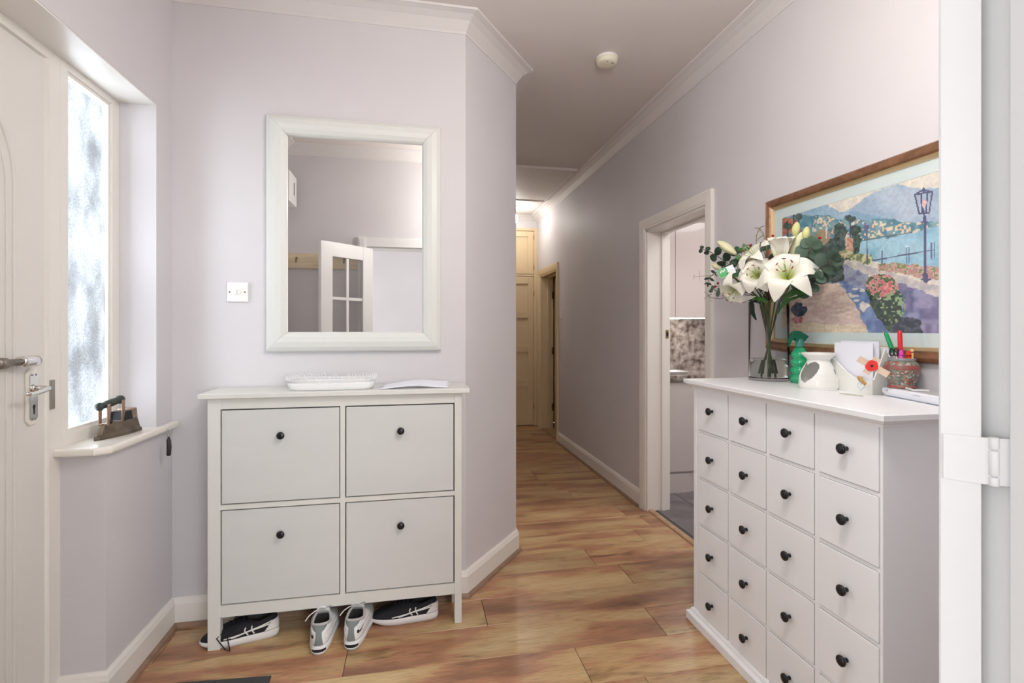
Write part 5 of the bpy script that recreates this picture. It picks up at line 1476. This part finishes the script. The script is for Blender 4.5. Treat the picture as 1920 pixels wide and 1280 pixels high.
# patterned pot on the router
PX_, PY_, PZ_ = 1.552, 1.352, ZT + .0305
pot = thing('patterned_pot', 'small brown and green oriental pot holding pens, standing on the router', 'pot', (PX_, PY_, PZ_))
def pot_mat():
    m = bpy.data.materials.new('famille_rose_glaze'); m.use_nodes = True
    n, l = m.node_tree.nodes, m.node_tree.links; b = n['Principled BSDF']; b.inputs['Roughness'].default_value = .35
    tc = n.new('ShaderNodeTexCoord'); v = n.new('ShaderNodeTexVoronoi'); v.inputs['Scale'].default_value = 190; l.new(tc.outputs['Object'], v.inputs['Vector'])
    r = n.new('ShaderNodeValToRGB'); r.color_ramp.interpolation = 'CONSTANT'; e = r.color_ramp.elements
    cols = [(0, (.16, .15, .12)), (.30, (.30, .07, .05)), (.48, (.22, .25, .20)), (.62, (.45, .16, .11)), (.74, (.42, .44, .38)), (.86, (.12, .16, .13))]
    while len(e) < len(cols): e.new(.5)
    for k, (p, c) in enumerate(cols): e[k].position = p; e[k].color = (*c, 1)
    sp = n.new('ShaderNodeSeparateColor'); l.new(v.outputs['Color'], sp.inputs[0]); l.new(sp.outputs[0], r.inputs[0]); l.new(r.outputs[0], b.inputs['Base Color'])
    return m
rp_ = [(.0005, .0), (.036, .0), (.037, .006), (.034, .010), (.036, .016), (.043, .035), (.0485, .058), (.0485, .070), (.045, .080), (.038, .086), (.036, .088), (.037, .095), (.0345, .096), (.033, .090), (.036, .080), (.040, .06), (.030, .006), (.0005, .005)]
MB().lathe(rp_, (PX_, PY_, PZ_), 40, cap=False).build('pot_body', pot_mat(), pot)
M_ROSE = mat('rose_band', (.38, .07, .07), .4, col2=(.20, .16, .12), vscale=60)
MB().lathe([(.0446, .0795), (.0490, .070), (.0492, .062), (.0487, .060)], (PX_, PY_, PZ_), 40, cap=False).build('rose_band', M_ROSE, pot)
MB().lathe([(.0365, .0000), (.0375, .001), (.0375, .006), (.0345, .0095)], (PX_, PY_, PZ_), 40, cap=False).build('foot_band', M_ROSE, pot)
MB().lathe([(.0375, .088), (.038, .092), (.0375, .096), (.034, .0965)], (PX_, PY_, PZ_), 40, cap=False).build('rim', mat('grey_glaze', (.25, .27, .26), .3), pot)
def pen(name, label, base, tip, r, body, cap_m, capf, cat='pen', r2=None):
    b, t_ = Vector(base), Vector(tip); d = (t_ - b); L = d.length; ax_ = tuple(d.normalized())
    t = thing(name, label, cat, tuple(b))
    MB().lathe([(r * .8, 0), (r, .002), (r, L * capf)], b, 16, axis=ax_).build('barrel', body, t)
    rc = r2 or r * 1.15
    MB().lathe([(rc, L * capf), (rc * 1.02, L * capf + .004), (rc * .95, L - .012), (rc * .7, L - .002), (rc * .3, L)], b, 16, axis=ax_).build('cap', cap_m, t)
    return t
PB = Vector((PX_, PY_, PZ_ + .012))
W_ = M_PLASTIC
def pe(px, py, X): return onX(px, py, X)
pen('marker_pen', 'white marker with a green cap leaning in the pot', PB + Vector((.012, -.004, 0)), pe(1660, 622, 1.535), .0058, W_, mat('pen_green', (.01, .30, .10), .3), .60)
pen('marker_pen', 'marker with a tall red cap standing in the pot', PB + Vector((-.004, -.004, 0)), pe(1687, 619, 1.55), .0052, mat('pen_lilac', (.62, .42, .70), .3), mat('pen_red', (.65, .02, .03), .3), .62, 'pen', .0068)
pen('lighter', 'short red lighter in the pot', PB + Vector((.010, -.016, 0)), pe(1703, 657, 1.558), .0075, mat('pen_red2', (.55, .03, .01), .2), mat('pen_red2', (.55, .03, .01), .2), .85, 'lighter')
pen('pencil', 'pale orange pencil at the right of the pot', PB + Vector((.012, -.020, 0)), pe(1710, 654, 1.57), .0045, mat('pen_orange', (.75, .48, .22), .5), mat('pen_orange', (.75, .48, .22), .5), .92)
pen('highlighter_pen', 'short bright pink pen below the red cap', PB + Vector((-.014, -.008, 0)), pe(1690, 656, 1.53), .0055, mat('pen_pink', (.65, .05, .45), .3), mat('pen_pink', (.65, .05, .45), .3), .85)
pen('ballpoint_pen', 'pale grey translucent pen at the left of the pot', PB + Vector((.004, .012, 0)), pe(1663, 650, 1.55), .0048, mat('pen_grey', (.60, .58, .62), .2), mat('pen_grey', (.60, .58, .62), .2), .8)
scs = thing('scissors', 'black looped scissor handles standing in the pot', 'scissors', tuple(PB))
for dx in (-.008, .008):
    c = pe(1676 + dx * 500, 660, 1.535); u_ = Vector((.5, -.86, 0))
    MB().tube([c + u_ * .0055 * math.cos(a) + Vector((0, 0, .012 * math.sin(a))) for a in np.linspace(0, 2 * PI, 17)], .0022, 8, cap=False).build('handle_loop', M_BLACK, scs)
    MB().tube([c - Vector((0, 0, .012)), PB + Vector((dx * .3, 0, 0))], .0022, 6).build('blade', M_STEEL, scs)
an = MB().tube([PB + Vector((.004, .010, .02)), pe(1656, 622, 1.555), pe(1640, 603, 1.56)], .0007, 6).build('wire', M_STEEL, None)
tag(an, 'thin silver wire sticking up out of the pot before the picture', 'wire')
# small translucent oval slip on the chest top
so = onZ(1596, 740, ZT)
sl_ = MB().prism([(so.x + .014 * math.cos(a) * 1.0 + .02 * math.sin(a) * -.2, so.y + .042 * math.sin(a)) for a in np.linspace(0, 2 * PI, 24, endpoint=False)], ZT + .0004, ZT + .0016).build('paper_slip', mat('pale_olive_slip', (.55, .56, .46), .4), None)
tag(sl_, 'thin pale olive slip lying before the letter holder', 'paper')
